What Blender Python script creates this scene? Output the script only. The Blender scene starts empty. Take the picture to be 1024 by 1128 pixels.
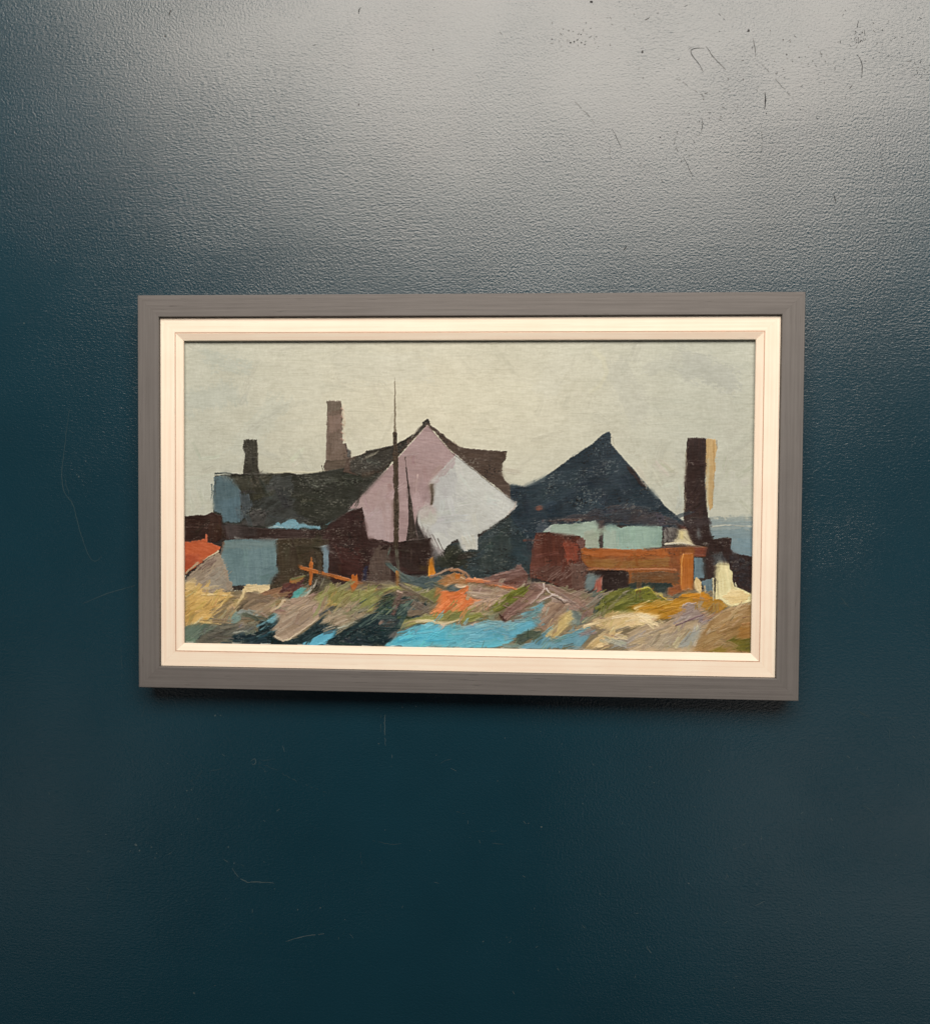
import bpy, math, random
import numpy as np
from mathutils import Matrix, Vector

random.seed(7)
sc = bpy.context.scene
COL = sc.collection

# ------------------------------------------------------------------ layout (metres)
FW, FH = 0.700, 0.4220            # outer size of the frame
FACE = 0.0231                     # width of the grey rail
LIN_FLAT, LIN_BEV = 0.0166, 0.0080   # cream slip: flat and bevel
DEEP = 0.034                      # frame front to wall
ZC = 1.50                         # height of the picture centre
FPX = 1100.0                      # focal length in pixels of a 1128 px high picture
CAMP = (0.0718, 0.0144, 1.0494)   # camera relative to the frame's front centre (x, up, out)
CAMR = (-0.0302, 0.0662, 0.0070)


def rot(a, b, c):
    ca, sa, cb, sb, cc, s_ = np.cos(a), np.sin(a), np.cos(b), np.sin(b), np.cos(c), np.sin(c)
    Rx = np.array([[1, 0, 0], [0, ca, -sa], [0, sa, ca]])
    Ry = np.array([[cb, 0, sb], [0, 1, 0], [-sb, 0, cb]])
    Rz = np.array([[cc, -s_, 0], [s_, cc, 0], [0, 0, 1]])
    return Rz @ Ry @ Rx


RC = rot(*CAMR)


def to_photo(px, py, pz):
    """sketch coordinates (pixels of the photograph) of a point given relative to the frame front"""
    d = np.stack([px - CAMP[0], py - CAMP[1], pz - CAMP[2]], -1) @ RC
    return 512 - FPX * d[..., 0] / d[..., 2], 564 + FPX * d[..., 1] / d[..., 2]


def wall_point(u, v):
    d = RC @ np.array([(u - 512) / FPX, -(v - 564) / FPX, -1.0])
    t = (-DEEP - CAMP[2]) / d[2]
    return CAMP[0] + t * d[0], CAMP[1] + t * d[1] + ZC


# ------------------------------------------------------------------ materials
def material(name):
    m = bpy.data.materials.new(name)
    m.use_nodes = True
    nt = m.node_tree
    return m, nt, nt.nodes["Principled BSDF"]


def node(nt, kind, **kw):
    n = nt.nodes.new(kind)
    for k, v in kw.items():
        if k in n.inputs.keys():
            n.inputs[k].default_value = v
        else:
            setattr(n, k, v)
    return n


def ramp(nt, src, stops):
    r = nt.nodes.new("ShaderNodeValToRGB")
    e = r.color_ramp.elements
    while len(e) < len(stops):
        e.new(0.5)
    for q, (p, c) in zip(e, stops):
        q.position = p
        q.color = c if len(c) == 4 else (*c, 1)
    nt.links.new(src, r.inputs[0])
    return r.outputs[0]


def mapped(nt, scale, coord="Object", rotation=(0, 0, 0)):
    t = nt.nodes.new("ShaderNodeTexCoord")
    mp = nt.nodes.new("ShaderNodeMapping")
    mp.inputs["Scale"].default_value = scale
    mp.inputs["Rotation"].default_value = rotation
    nt.links.new(t.outputs[coord], mp.inputs[0])
    return mp.outputs[0]


def math_node(nt, op, a, b=None, c=None):
    n = nt.nodes.new("ShaderNodeMath")
    n.operation = op
    for i, x in enumerate((a, b, c)):
        if x is None:
            continue
        if hasattr(x, "is_linked"):
            nt.links.new(x, n.inputs[i])
        else:
            n.inputs[i].default_value = x
    return n.outputs[0]


def noise(nt, vec, scale, detail=2.0, rough=0.5, dist=0.0):
    n = nt.nodes.new("ShaderNodeTexNoise")
    n.inputs["Scale"].default_value = scale
    n.inputs["Detail"].default_value = detail
    n.inputs["Roughness"].default_value = rough
    n.inputs["Distortion"].default_value = dist
    nt.links.new(vec, n.inputs["Vector"])
    return n.outputs["Fac"]


def wall_material():
    m, nt, p = material("teal_wall_paint")
    iso = mapped(nt, (1, 1, 1))
    flat = mapped(nt, (0.62, 1, 1.2))
    # roller stipple, with patches where the roller left more or less of it
    n1 = noise(nt, iso, 420, 3.0, 0.55, 0.15)
    n2 = noise(nt, flat, 400, 3.0, 0.55, 0.2)
    patch = noise(nt, iso, 4.0, 2.0, 0.5)
    pm = ramp(nt, patch, [(0.40, (0, 0, 0)), (0.62, (1, 1, 1))])
    mix = nt.nodes.new("ShaderNodeMix")
    mix.data_type = "FLOAT"
    nt.links.new(pm, mix.inputs[0])
    nt.links.new(n1, mix.inputs[2])
    nt.links.new(n2, mix.inputs[3])
    # long lap lines and sags left by the roller
    lap = noise(nt, mapped(nt, (1.3, 1, 26)), 3.0, 3.0, 0.6, 0.8)
    swell = noise(nt, iso, 9.0, 2.0, 0.5)
    amp = noise(nt, iso, 6.0, 1.0)
    h = math_node(nt, "MULTIPLY", mix.outputs[0], math_node(nt, "MULTIPLY_ADD", amp, 0.9, 0.45))
    h = math_node(nt, "MULTIPLY_ADD", lap, 0.22, h)
    h = math_node(nt, "MULTIPLY_ADD", swell, 0.7, h)
    b = node(nt, "ShaderNodeBump", Strength=WALL_BUMP, Distance=0.001)
    nt.links.new(h, b.inputs["Height"])
    nt.links.new(b.outputs[0], p.inputs["Normal"])
    blot = noise(nt, iso, 5.0, 4.0, 0.6)
    col = ramp(nt, blot, [(0.3, WALL_A), (0.7, WALL_B)])
    nt.links.new(col, p.inputs["Base Color"])
    r = ramp(nt, noise(nt, iso, 14.0, 3.0, 0.6), [(0.3, (WALL_R - .01,) * 3), (0.7, (WALL_R + .015,) * 3)])
    nt.links.new(r, p.inputs["Roughness"])
    p.inputs["Specular IOR Level"].default_value = WALL_SPEC
    return m


def matte(name, c, r=0.8):
    m, nt, p = material(name)
    v = mapped(nt, (1, 1, 1))
    s = ramp(nt, noise(nt, v, 300, 2), [(0.3, tuple(x * 0.88 for x in c)), (0.7, c)])
    nt.links.new(s, p.inputs["Base Color"])
    p.inputs["Roughness"].default_value = r
    p.inputs["Specular IOR Level"].default_value = 0.2
    return m


def rail_material(name, c_lo, c_hi, axis, grain, rough, bump, pores):
    """painted or limed wood: fine grain drawn out along the rail"""
    m, nt, p = material(name)
    sc_ = [1.0, 1.0, 1.0]
    sc_[axis] = 0.035
    v = mapped(nt, tuple(sc_))
    g = noise(nt, v, grain, 3.0, 0.6, 0.3)
    sc2 = [1.0, 1.0, 1.0]
    sc2[axis] = 0.012
    g2 = noise(nt, mapped(nt, tuple(sc2)), grain * 1.1, 2.0, 0.5, 0.2)
    blot = noise(nt, mapped(nt, (1, 1, 1)), 30, 3.0, 0.6)
    s = math_node(nt, "MULTIPLY_ADD", g2, 0.6, math_node(nt, "MULTIPLY", g, 0.4))
    s = math_node(nt, "MULTIPLY_ADD", blot, 0.25, math_node(nt, "ADD", s, -0.125))
    c = ramp(nt, s, [(0.33, c_lo), (0.62, c_hi)])
    # open pores: short dark dashes
    sc3 = [1.0, 1.0, 1.0]
    sc3[axis] = 0.07
    po = ramp(nt, noise(nt, mapped(nt, tuple(sc3)), 520, 1.0, 0.5), [(0.0, (0, 0, 0)), (0.66, (0, 0, 0)), (0.74, (1, 1, 1))])
    pf = math_node(nt, "MULTIPLY", po, math_node(nt, "MULTIPLY", ramp(nt, blot, [(0.45, (0, 0, 0)), (0.62, (1, 1, 1))]), pores))
    mx = nt.nodes.new("ShaderNodeMix")
    mx.data_type = "RGBA"
    nt.links.new(pf, mx.inputs["Factor"])
    nt.links.new(c, mx.inputs[6])
    mx.inputs[7].default_value = (*[x * 0.45 for x in c_lo], 1)
    nt.links.new(mx.outputs[2], p.inputs["Base Color"])
    p.inputs["Roughness"].default_value = rough
    p.inputs["Specular IOR Level"].default_value = 0.3
    b = node(nt, "ShaderNodeBump", Strength=bump, Distance=0.0004)
    hh = math_node(nt, "SUBTRACT", g, math_node(nt, "MULTIPLY", pf, 1.0))
    nt.links.new(hh, b.inputs["Height"])
    nt.links.new(b.outputs[0], p.inputs["Normal"])
    return m


# tuned values
WALL_A, WALL_B = (0.0034, 0.0280, 0.0455), (0.0046, 0.0338, 0.0545)
WALL_R, WALL_SPEC, WALL_BUMP = 0.26, 0.70, 0.5
PAINT_GAIN = (0.83, 0.945, 1.12)

# ------------------------------------------------------------------ mesh helpers
def mesh_obj(name, verts, faces, mats, parent=None, fmat=None, smooth=False):
    me = bpy.data.meshes.new(name)
    me.from_pydata(verts, [], faces)
    for m in mats:
        me.materials.append(m)
    if fmat:
        me.polygons.foreach_set("material_index", fmat)
    if smooth:
        me.polygons.foreach_set("use_smooth", [True] * len(me.polygons))
    me.update()
    o = bpy.data.objects.new(name, me)
    COL.objects.link(o)
    if parent:
        o.parent = parent
    return o


def empty(name, loc=(0, 0, 0), parent=None):
    o = bpy.data.objects.new(name, None)
    o.empty_display_size = 0.05
    COL.objects.link(o)
    o.location = loc
    if parent:
        o.parent = parent
    return o


def mitred_rail(name, side, profile, w, h, m, parent, bare=(), bare_m=None):
    """one mitred length of moulding; profile = closed list of (inset from outer edge, height over wall)"""
    n = len(profile)
    verts = []
    for end in (0, 1):
        for ins, out in profile:
            x, z = w / 2 - ins, h / 2 - ins
            if side == "top":
                q = (-x if end == 0 else x, -out, z)
            elif side == "bottom":
                q = (x if end == 0 else -x, -out, -z)
            elif side == "left":
                q = (-x, -out, -z if end == 0 else z)
            else:
                q = (x, -out, z if end == 0 else -z)
            # hairline open mitre
            e = 0.00003
            if side in ("top", "bottom"):
                q = (q[0] - math.copysign(e, q[0]), q[1], q[2])
            else:
                q = (q[0], q[1], q[2] - math.copysign(e, q[2]))
            verts.append(q)
    faces = [(i, (i + 1) % n, n + (i + 1) % n, n + i) for i in range(n)]
    faces += [tuple(range(n))[::-1], tuple(range(n, 2 * n))]
    fm = [1 if i in bare else 0 for i in range(n)] + [0, 0]
    o = mesh_obj(name, verts, faces, [m, bare_m] if bare_m else [m], parent, fm)
    import bmesh
    bm = bmesh.new()
    bm.from_mesh(o.data)
    bmesh.ops.recalc_face_normals(bm, faces=bm.faces)
    bm.to_mesh(o.data)
    bm.free()
    return o


# ------------------------------------------------------------------ wall with its scuffs
def build_wall():
    S = 1.6
    verts, faces, fm = [], [], []

    def quad(a, b, c, d, k):
        i = len(verts)
        verts.extend([a, b, c, d])
        faces.append((i, i + 1, i + 2, i + 3))
        fm.append(k)

    x0, x1, z0, z1, T = -S, S, ZC - 1.5, ZC + 1.5, 0.12
    quad((x0, 0, z0), (x1, 0, z0), (x1, 0, z1), (x0, 0, z1), 0)
    quad((x1, T, z0), (x0, T, z0), (x0, T, z1), (x1, T, z1), 0)
    quad((x0, T, z0), (x0, 0, z0), (x0, 0, z1), (x0, T, z1), 0)
    quad((x1, 0, z0), (x1, T, z0), (x1, T, z1), (x1, 0, z1), 0)
    quad((x0, 0, z1), (x1, 0, z1), (x1, T, z1), (x0, T, z1), 0)
    quad((x0, T, z0), (x1, T, z0), (x1, 0, z0), (x0, 0, z0), 0)
    lay = [0]

    def mark(pts, wpx, k, wob=0.5, broken=0.0):
        """a hair-thin scuff that follows pts, width tapering at both ends"""
        lay[0] += 1
        dy = -0.00012 - 0.000002 * (lay[0] % 40)
        P = [np.array(q, float) for q in pts]
        dense = []
        for a, b in zip(P[:-1], P[1:]):
            nseg = max(2, int(np.hypot(*(b - a)) / 3))
            for i in range(nseg):
                dense.append(a + (b - a) * i / nseg)
        dense.append(P[-1])
        D = np.array(dense)
        for _ in range(3):
            if len(D) > 4:
                D[1:-1] = 0.25 * D[:-2] + 0.5 * D[1:-1] + 0.25 * D[2:]
        D += np.array([[random.gauss(0, wob * 0.35), random.gauss(0, wob * 0.35)] for _ in D])
        n = len(D)
        t = np.gradient(D, axis=0)
        t /= np.maximum(np.hypot(t[:, 0], t[:, 1]), 1e-6)[:, None]
        nr = np.stack([-t[:, 1], t[:, 0]], 1)
        prev = None
        for i in range(n):
            f = math.sin(math.pi * (0.08 + 0.84 * i / max(1, n - 1)))
            ww = (.92 if k == 2 else 1) * wpx * (0.35 + 0.65 * f) * random.uniform(0.6, 1.1) / 2
            a = wall_point(*(D[i] + nr[i] * ww))
            b = wall_point(*(D[i] - nr[i] * ww))
            cur = ((a[0], dy, a[1]), (b[0], dy, b[1]))
            if prev and random.random() >= broken:
                quad(prev[0], prev[1], cur[1], cur[0], k)
            prev = cur

    def dot(u, v, r, k):
        lay[0] += 1
        dy = -0.00012 - 0.000002 * (lay[0] % 40)
        i = len(verts)
        nn = 7
        for q in range(nn):
            rr = r * random.uniform(0.55, 1.2)
            a = wall_point(u + rr * math.cos(q * 6.2832 / nn), v + rr * math.sin(q * 6.2832 / nn))
            verts.append((a[0], dy, a[1]))
        faces.append(tuple(range(i, i + nn))[::-1])
        fm.append(k)

    L, D, S = 1, 2, 3
    # pale scuffs in the dark part of the wall
    mark([(76.6, 451), (73, 480), (68, 521), (70, 542), (81, 555), (87, 581), (96, 608), (102, 619), (108, 619), (111.5, 613)], 0.9, L)
    mark([(72, 525), (73, 535), (78, 548)], 0.6, L, 0.6, .3)
    mark([(91.5, 665), (120, 653), (149, 645)], 0.9, L, .2)
    mark([(133, 700), (135, 745), (132, 760)], 0.5, L, .6, .4)
    mark([(425, 782), (423, 800), (425, 822)], 0.8, S, 1.2, .35)
    mark([(420, 785), (419, 806)], 0.6, L, 1, .4)
    mark([(256, 956), (262, 966), (270, 972), (286, 971), (302, 973)], 1.0, S, 1.0, .2)
    mark([(260, 952), (275, 955)], 0.6, L, 1, .4)
    mark([(315, 1037), (335, 1031), (357, 1028.5)], 0.9, S, .4, .1)
    mark([(258, 1010), (280, 1025), (300, 1033)], 0.5, L, 1, .5)
    mark([(118, 991), (122, 977)], 0.8, L, .3)
    mark([(276, 838), (281, 834), (284, 839), (279, 844), (277, 841)], 0.7, S, .6)
    mark([(284, 840), (300, 846), (322, 858), (345, 868), (362, 874)], 0.6, L, 1.4, .4)
    mark([(283, 842), (297, 852)], 0.5, L, 1, .4)
    mark([(285, 838), (303, 836)], 0.5, L, 1, .4)
    mark([(206, 862), (216, 858), (225, 846)], 0.5, L, 1.2, .4)
    mark([(230, 850), (246, 846)], 0.6, L, 1, .3)
    mark([(410, 926), (430, 930), (442, 929)], 0.7, L, .8, .2)
    mark([(396, 932), (399, 955)], 0.5, L, .8, .4)
    mark([(485, 841), (490, 837), (497, 836)], 0.6, L, .6)
    mark([(497, 893), (512, 896)], 0.5, L, .6, .3)
    mark([(672, 872), (682, 874), (687, 881)], 0.6, L, .8, .2)
    mark([(949, 887), (956, 890), (962, 897)], 0.9, L, .4)
    mark([(946, 903), (953, 900)], 0.5, L, .4)
    mark([(882, 957), (887, 967)], 0.7, L, .3)
    mark([(712, 1042), (714, 1047), (717, 1050)], 1.0, S, .2)
    mark([(944, 782), (950, 787), (958, 789)], 0.8, L, .8)
    mark([(978, 792), (992, 789)], 0.7, L, 1.2, .2)
    mark([(979, 800), (979, 814)], 0.6, L, .8, .4)
    mark([(832, 997), (842, 992)], 0.9, S, .9, .1)
    mark([(524, 916), (556, 915)], 0.5, L, .4, .4)
    mark([(542, 929), (555, 930)], 0.7, L, .5, .2)
    mark([(925, 658), (930, 664), (936, 670)], 0.8, L, .9)
    mark([(924, 665), (934, 664)], 0.5, L, .6)
    mark([(894, 556), (896, 590), (895, 612)], 0.5, L, .5, .5)
    mark([(950, 560), (952, 640), (950, 690)], 0.4, L, .5, .6)
    mark([(940, 782), (957, 790)], 0.6, L, .7, .3)
    mark([(156, 790), (160, 778)], 0.5, L, .6)
    mark([(775, 930), (782, 935)], 0.5, L, .6)
    mark([(778, 1092), (790, 1088), (800, 1089)], 0.6, L, 1.5, .3)
    mark([(930, 1100), (940, 1092)], 0.6, L, 1.2, .2)
    for u, v, r in [(150, 931, 1.7), (154, 937, 1.1), (171, 945, 1.0), (167, 933, .8), (173, 940, .8), (214, 1094, 1.1), (252, 933, .9),
                    (237, 788, 1.1), (243, 788, .8), (87, 525, 1.2), (85, 523, .7), (91, 530, .6), (27, 356, 1.1), (328, 1002, .9),
                    (353, 1000, 1.0), (380, 1013, .6), (258, 951, .9), (838, 924, .8), (720, 862, .9), (758, 973, 1.0), (548, 860, .7),
                    (596, 911, 1.2), (556, 813, .7), (532, 1037, .8), (808, 1088, 1.0), (790, 1107, .8), (1000, 1060, .6), (443, 779, .7),
                    (458, 778, .8), (185, 841, .7), (117, 919, .8), (200, 919, .6), (206, 871, .8), (211, 870, .7), (193, 889, .6),
                    (218, 902, .8), (124, 319, .9), (95, 508, .8)]:
        dot(u, v, r, S)
    for _ in range(70):
        u, v = random.gauss(300, 190), random.gauss(930, 90)
        if 30 < u < 1000 and 795 < v < 1120:
            if random.random() < .5:
                dot(u, v, random.uniform(.3, .55), S)
            else:
                a = random.uniform(0, 6.28)
                l_ = random.uniform(2, 7)
                mark([(u, v), (u + l_ * math.cos(a), v + l_ * math.sin(a))], .62, S, .5, .2)
    for _ in range(60):
        u, v = random.uniform(560, 1015), random.uniform(800, 1120)
        a = random.uniform(0, 6.28)
        l_ = random.uniform(1.5, 5)
        mark([(u, v), (u + l_ * math.cos(a), v + l_ * math.sin(a))], .62, S, .5, .2)
    # dark hair-lines and knocks in the sheen at the top
    mark([(774, 79), (771, 72), (764, 64), (759.5, 58), (760, 54), (766, 53), (775, 53)], 1.0, D, .25)
    mark([(777, 51), (786, 64), (799, 77)], 0.9, D, .3, .05)
    mark([(744, 87), (749, 88), (762, 98), (776, 107)], 0.6, D, .5, .25)
    mark([(842, 101), (842.5, 109), (841.5, 121)], 1.3, D, .4)
    mark([(829, 42), (831, 52), (832, 63)], 0.7, D, .4, .1)
    mark([(943, 60), (948, 66), (950, 75), (948, 86)], 1.0, D, .5)
    mark([(945, 20), (944, 34), (945, 48)], 1.0, D, 1.0, .3)
    mark([(951, 30), (953, 48)], .7, D, .8, .3)
    mark([(935, 98), (938, 94)], 1.6, D, .3)
    mark([(674, 142), (679, 152), (684, 163)], 0.8, D, .5, .1)
    mark([(671, 155), (672, 178)], 0.5, D, .6, .3)
    mark([(772, 130), (774, 140), (769, 150)], 0.9, D, .6, .1)
    mark([(744, 150), (741, 160), (748, 170)], 0.7, D, 1.0, .2)
    mark([(752, 172), (758, 185), (764, 197)], 0.7, D, .5, .2)
    mark([(633, 112), (645, 124), (655, 136)], 0.6, D, .7, .3)
    mark([(838, 70), (858, 92), (874, 110)], 0.5, D, .6, .3)
    mark([(838, 135), (839, 160), (836, 178)], 0.5, D, .6, .5)
    mark([(968, 155), (972, 190)], 0.5, D, .6, .5)
    mark([(918, 215), (920, 222)], 1.2, D, .5)
    mark([(686, 276), (690, 271)], 1.2, D, .4)
    mark([(786, 10), (798, 22)], .6, D, .6, .3)
    mark([(710, 22), (715, 19)], 1.0, D, .5)
    mark([(186, 17), (189, 11)], 1.2, D, .4)
    mark([(395, 15), (397, 8)], 1.3, D, .8)
    for u, v, r in [(707, 57, 1.5), (651, 2, 1.6), (182, 40, 1.3), (395, 115, .9), (477, 55, .8), (824, 34, 1.6), (866, 60, .9), (862, 44, .8),
                    (632, 46, 1.3), (636, 44, 1.0), (628, 47, 1.0), (640, 47, .9), (644, 49, .9), (620, 32, .7), (626, 34, .8)]:
        dot(u, v, r, D)
    for cx, cy, s, n in [(632, 40, 14, 26), (945, 40, 6, 16), (1018, 78, 9, 22), (900, 75, 18, 22), (770, 130, 24, 26), (700, 30, 45, 26),
                         (850, 100, 40, 34), (760, 165, 20, 20), (980, 60, 30, 22), (395, 60, 60, 8), (930, 20, 30, 14)]:
        for _ in range(n):
            u, v = random.gauss(cx, s), random.gauss(cy, s * .8)
            if v < 2:
                continue
            if random.random() < .5:
                dot(u, v, random.uniform(.35, .85), D)
            else:
                a = random.uniform(0, 6.28)
                l_ = random.uniform(1.5, 4)
                mark([(u, v), (u + l_ * math.cos(a), v + l_ * math.sin(a))], .7, D, .4)
    o = mesh_obj("wall", verts, faces,
                 [wall_material(), matte("pale_scuff", (0.026, 0.054, 0.067), .7), matte("dark_knock", (0.020, 0.022, 0.024), .85), matte("dried_speck", (0.06, 0.09, 0.10), .7)], None, fm)
    import bmesh
    o["kind"] = "structure"
    return o


# ------------------------------------------------------------------ the painted canvas
class Paint:
    """oil paint laid on a grid: colour (0-255 display values) and relief, built stroke by stroke"""

    def __init__(s, X, Y):
        s.X, s.Y = X, Y
        s.h, s.w = X.shape
        s.C = np.zeros((s.h, s.w, 3), np.float32)
        s.C[:] = (196, 189, 160)
        s.H = np.zeros((s.h, s.w), np.float32)
        rng = np.random.RandomState(11)
        s.T = rng.rand(256, 256).astype(np.float32)
        s.k = 0
        s.rng = np.random.RandomState(5)
        s.weave = s.n(X / 6.0, Y / 1.2, 3) * .5 + s.n(X / 1.3, Y / 4.0, 4) * .25 + s.n(X / 1.7, Y / 1.3, 9) * .25

    def n(s, x, y, seed=0):
        x = x + seed * 37.3
        y = y + seed * 91.7
        xi, yi = np.floor(x).astype(np.int32), np.floor(y).astype(np.int32)
        fx, fy = x - xi, y - yi
        fx = fx * fx * (3 - 2 * fx)
        fy = fy * fy * (3 - 2 * fy)
        T = s.T
        a, b = T[xi & 255, yi & 255], T[(xi + 1) & 255, yi & 255]
        c, d = T[xi & 255, (yi + 1) & 255], T[(xi + 1) & 255, (yi + 1) & 255]
        return (a * (1 - fx) + b * fx) * (1 - fy) + (c * (1 - fx) + d * fx) * fy

    def box(s, pts, pad):
        p = np.array(pts, float)
        x0, y0 = p.min(0) - pad
        x1, y1 = p.max(0) + pad
        # the grid is close to axis aligned in the sketch
        cx = s.X[s.h // 2]
        i0, i1 = np.searchsorted(cx, [x0 - 3, x1 + 3])
        i0, i1 = max(0, i0 - 1), min(s.w, i1 + 1)
        if i1 <= i0:
            return None
        ca, cb = s.Y[:, i0], s.Y[:, i1 - 1]
        j0 = min(np.searchsorted(ca, y0 - 1), np.searchsorted(cb, y0 - 1))
        j1 = max(np.searchsorted(ca, y1 + 1), np.searchsorted(cb, y1 + 1))
        if j1 <= j0:
            return None
        return slice(max(0, j0), min(s.h, j1)), slice(i0, i1)

    def lay(s, sl, a, col, col2, ang, st, con, th, op, seed, wv, jit=7, edge=None):
        x, y = s.X[sl], s.Y[sl]
        ca, sa = math.cos(math.radians(ang)), math.sin(math.radians(ang))
        u, v = x * ca + y * sa, -x * sa + y * ca
        q = s.n(u / st[0], v / st[1], seed) * .5 + s.n(u / (st[0] * .5), v / (st[1] * .42), seed + 1) * .3 + s.n(u / st[0] / .7, v / st[1] * 4 / 3.5 / 2.2, seed + 2) * .2
        qq = np.clip((q - .5) * con * 2 + .5, 0, 1)
        big = s.n(x / 22, y / 17, seed + 5) - .5
        c1, c2 = np.array(col, np.float32), np.array(col2, np.float32)
        c = c1 + (c2 - c1) * qq[..., None]
        c = c + (big * jit * 2)[..., None] + ((s.n(x / 1.1, y / 1.1, seed + 8) - .5) * 5)[..., None]
        al = a * op
        if wv:
            al = al * np.clip((s.weave[sl] - .5) * 6 + 1.6 - wv * 2.2, 0, 1)
        al3 = al[..., None]
        s.C[sl] = s.C[sl] * (1 - al3) + c * al3
        h0 = s.H[sl]
        add = th * (.35 + .9 * q)
        if edge is not None:
            add = add + th * edge
        s.H[sl] = h0 * (1 - .65 * al) + (add + .35 * h0) * al

    def poly(s, pts, col, col2=None, ang=0, rag=.8, dry=0.0, soft=.45, th=.25, st=(14, 1.4), con=1.0, op=1.0, wv=0.0, jit=8):
        s.k += 11
        k = s.k
        sl = s.box(pts, 4 + rag * 2 + dry)
        if sl is None:
            return
        x, y = s.X[sl], s.Y[sl]
        if rag:
            rg = .25 + 2.2 * np.clip(s.n(x / 19, y / 13, k + 31) - .3, 0, 1)
            dx = (s.n(x / 5, y / 5, k) - .5) * 1.6 * rag + (s.n(x / 2.3, y / 2.3, k + 1) - .5) * .8 * rag
            dy = (s.n(x / 5, y / 5, k + 2) - .5) * 1.6 * rag + (s.n(x / 2.3, y / 2.3, k + 3) - .5) * .8 * rag
            xx, yy = x + dx * rg, y + dy * rg
        else:
            xx, yy = x, y
        P = np.array(pts, float)
        d2 = np.full(xx.shape, 1e9)
        ins = np.zeros(xx.shape, bool)
        for (ax, ay), (bx, by) in zip(P, np.roll(P, -1, 0)):
            ex, ey = bx - ax, by - ay
            t = np.clip(((xx - ax) * ex + (yy - ay) * ey) / (ex * ex + ey * ey + 1e-9), 0, 1)
            d2 = np.minimum(d2, (xx - ax - t * ex) ** 2 + (yy - ay - t * ey) ** 2)
            if ay != by:
                ins ^= ((yy < ay) != (yy < by)) & (xx < ex * (yy - ay) / ey + ax)
        sd = np.sqrt(d2) * np.where(ins, -1, 1)
        if dry:
            ca, sa = math.cos(math.radians(ang)), math.sin(math.radians(ang))
            u, v = x * ca + y * sa, -x * sa + y * ca
            g = s.n(u / 9, v / .95, k + 4) * .6 + s.n(u / 2.0, v / 1.0, k + 6) * .4
            sd = sd + dry * (g - .35) * 1.6
        if soft >= .55:
            # dry brush: the edge breaks up over the threads and along the hairs
            W = soft * 3.2
            ca, sa = math.cos(math.radians(ang)), math.sin(math.radians(ang))
            u, v = x * ca + y * sa, -x * sa + y * ca
            tn = s.n(u / 7, v / 1.0, k + 21) * .38 + s.n(x / 1.5, y / 1.2, k + 22) * .27 + s.n(u / 16, v / 2.6, k + 23) * .2 + s.weave[sl] * .15
            a = np.clip((np.clip(.5 - sd / W, -.2, 1.2) - tn) * 4 + .5, 0, 1)
        else:
            a = np.clip(.5 - sd / (2 * soft), 0, 1)
        edge = np.clip(1 - np.abs(sd + 1.0) / 1.2, 0, 1) * .7
        s.lay(sl, a, col, col2 or tuple(q * .88 for q in col), ang, st, con, th, op, k + 7, wv, jit, edge)

    def line(s, pts, w, col, col2=None, w2=None, dry=.3, th=.4, op=1.0, con=1.0, wob=.4, soft=.4, jit=4, fade=0):
        """brush stroke along pts; w to w2 wide; bristles run along it and break up towards its end"""
        s.k += 11
        k = s.k
        w2 = w if w2 is None else w2
        sl = s.box(pts, max(w, w2) + 3)
        if sl is None:
            return
        x, y = s.X[sl], s.Y[sl]
        xx = x + (s.n(x / 4, y / 4, k) - .5) * 2 * wob + (s.n(x / 1.3, y / 1.3, k + 1) - .5) * wob
        yy = y + (s.n(x / 4, y / 4, k + 2) - .5) * 2 * wob + (s.n(x / 1.3, y / 1.3, k + 3) - .5) * wob
        P = np.array(pts, float)
        L = np.hypot(*(P[1:] - P[:-1]).T)
        tot = L.sum() + 1e-6
        best = np.full(x.shape, 1e9)
        u = np.zeros(x.shape)
        v = np.zeros(x.shape)
        acc = 0
        for (ax, ay), (bx, by), ln in zip(P[:-1], P[1:], L):
            ex, ey = bx - ax, by - ay
            t = np.clip(((xx - ax) * ex + (yy - ay) * ey) / (ln * ln + 1e-9), 0, 1)
            d = np.hypot(xx - ax - t * ex, yy - ay - t * ey)
            sgn = np.sign(ex * (yy - ay) - ey * (xx - ax))
            m = d < best
            best = np.where(m, d, best)
            u = np.where(m, acc + t * ln, u)
            v = np.where(m, d * sgn, v)
            acc += ln
        f = u / tot
        wid = (w + (w2 - w) * f) / 2
        g = s.n(u / 12, v / .8 + 50, k + 4) * .6 + s.n(u / 3, v / .9 + 20, k + 5) * .4
        sd = best - wid + dry * wid * np.clip(g - .3, 0, 1) * (1 + 1.5 * f)
        a = np.clip(.5 - sd / (2 * soft), 0, 1)
        if fade:
            a = a * np.clip((1 - f) / fade, 0, 1) if fade > 0 else a * np.clip(f / -fade, 0, 1)
        q = s.n(u / 14, v / 1.0 + 80, k + 6) * .6 + s.n(u / 6, v / .6 + 33, k + 7) * .4
        qq = np.clip((q - .5) * 2 * con + .5, 0, 1)
        c1 = np.array(col, np.float32)
        c2 = np.array(col2 or tuple(z * .86 for z in col), np.float32)
        c = c1 + (c2 - c1) * qq[..., None] + ((s.n(x / 9, y / 9, k + 8) - .5) * 2 * jit)[..., None]
        al = a * op
        s.C[sl] = s.C[sl] * (1 - al[..., None]) + c * al[..., None]
        edge = np.clip(1 - np.abs(sd + .7) / .9, 0, 1) * .9
        s.H[sl] = s.H[sl] * (1 - .65 * al) + (th * (.3 + q + edge) + .35 * s.H[sl]) * al

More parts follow.
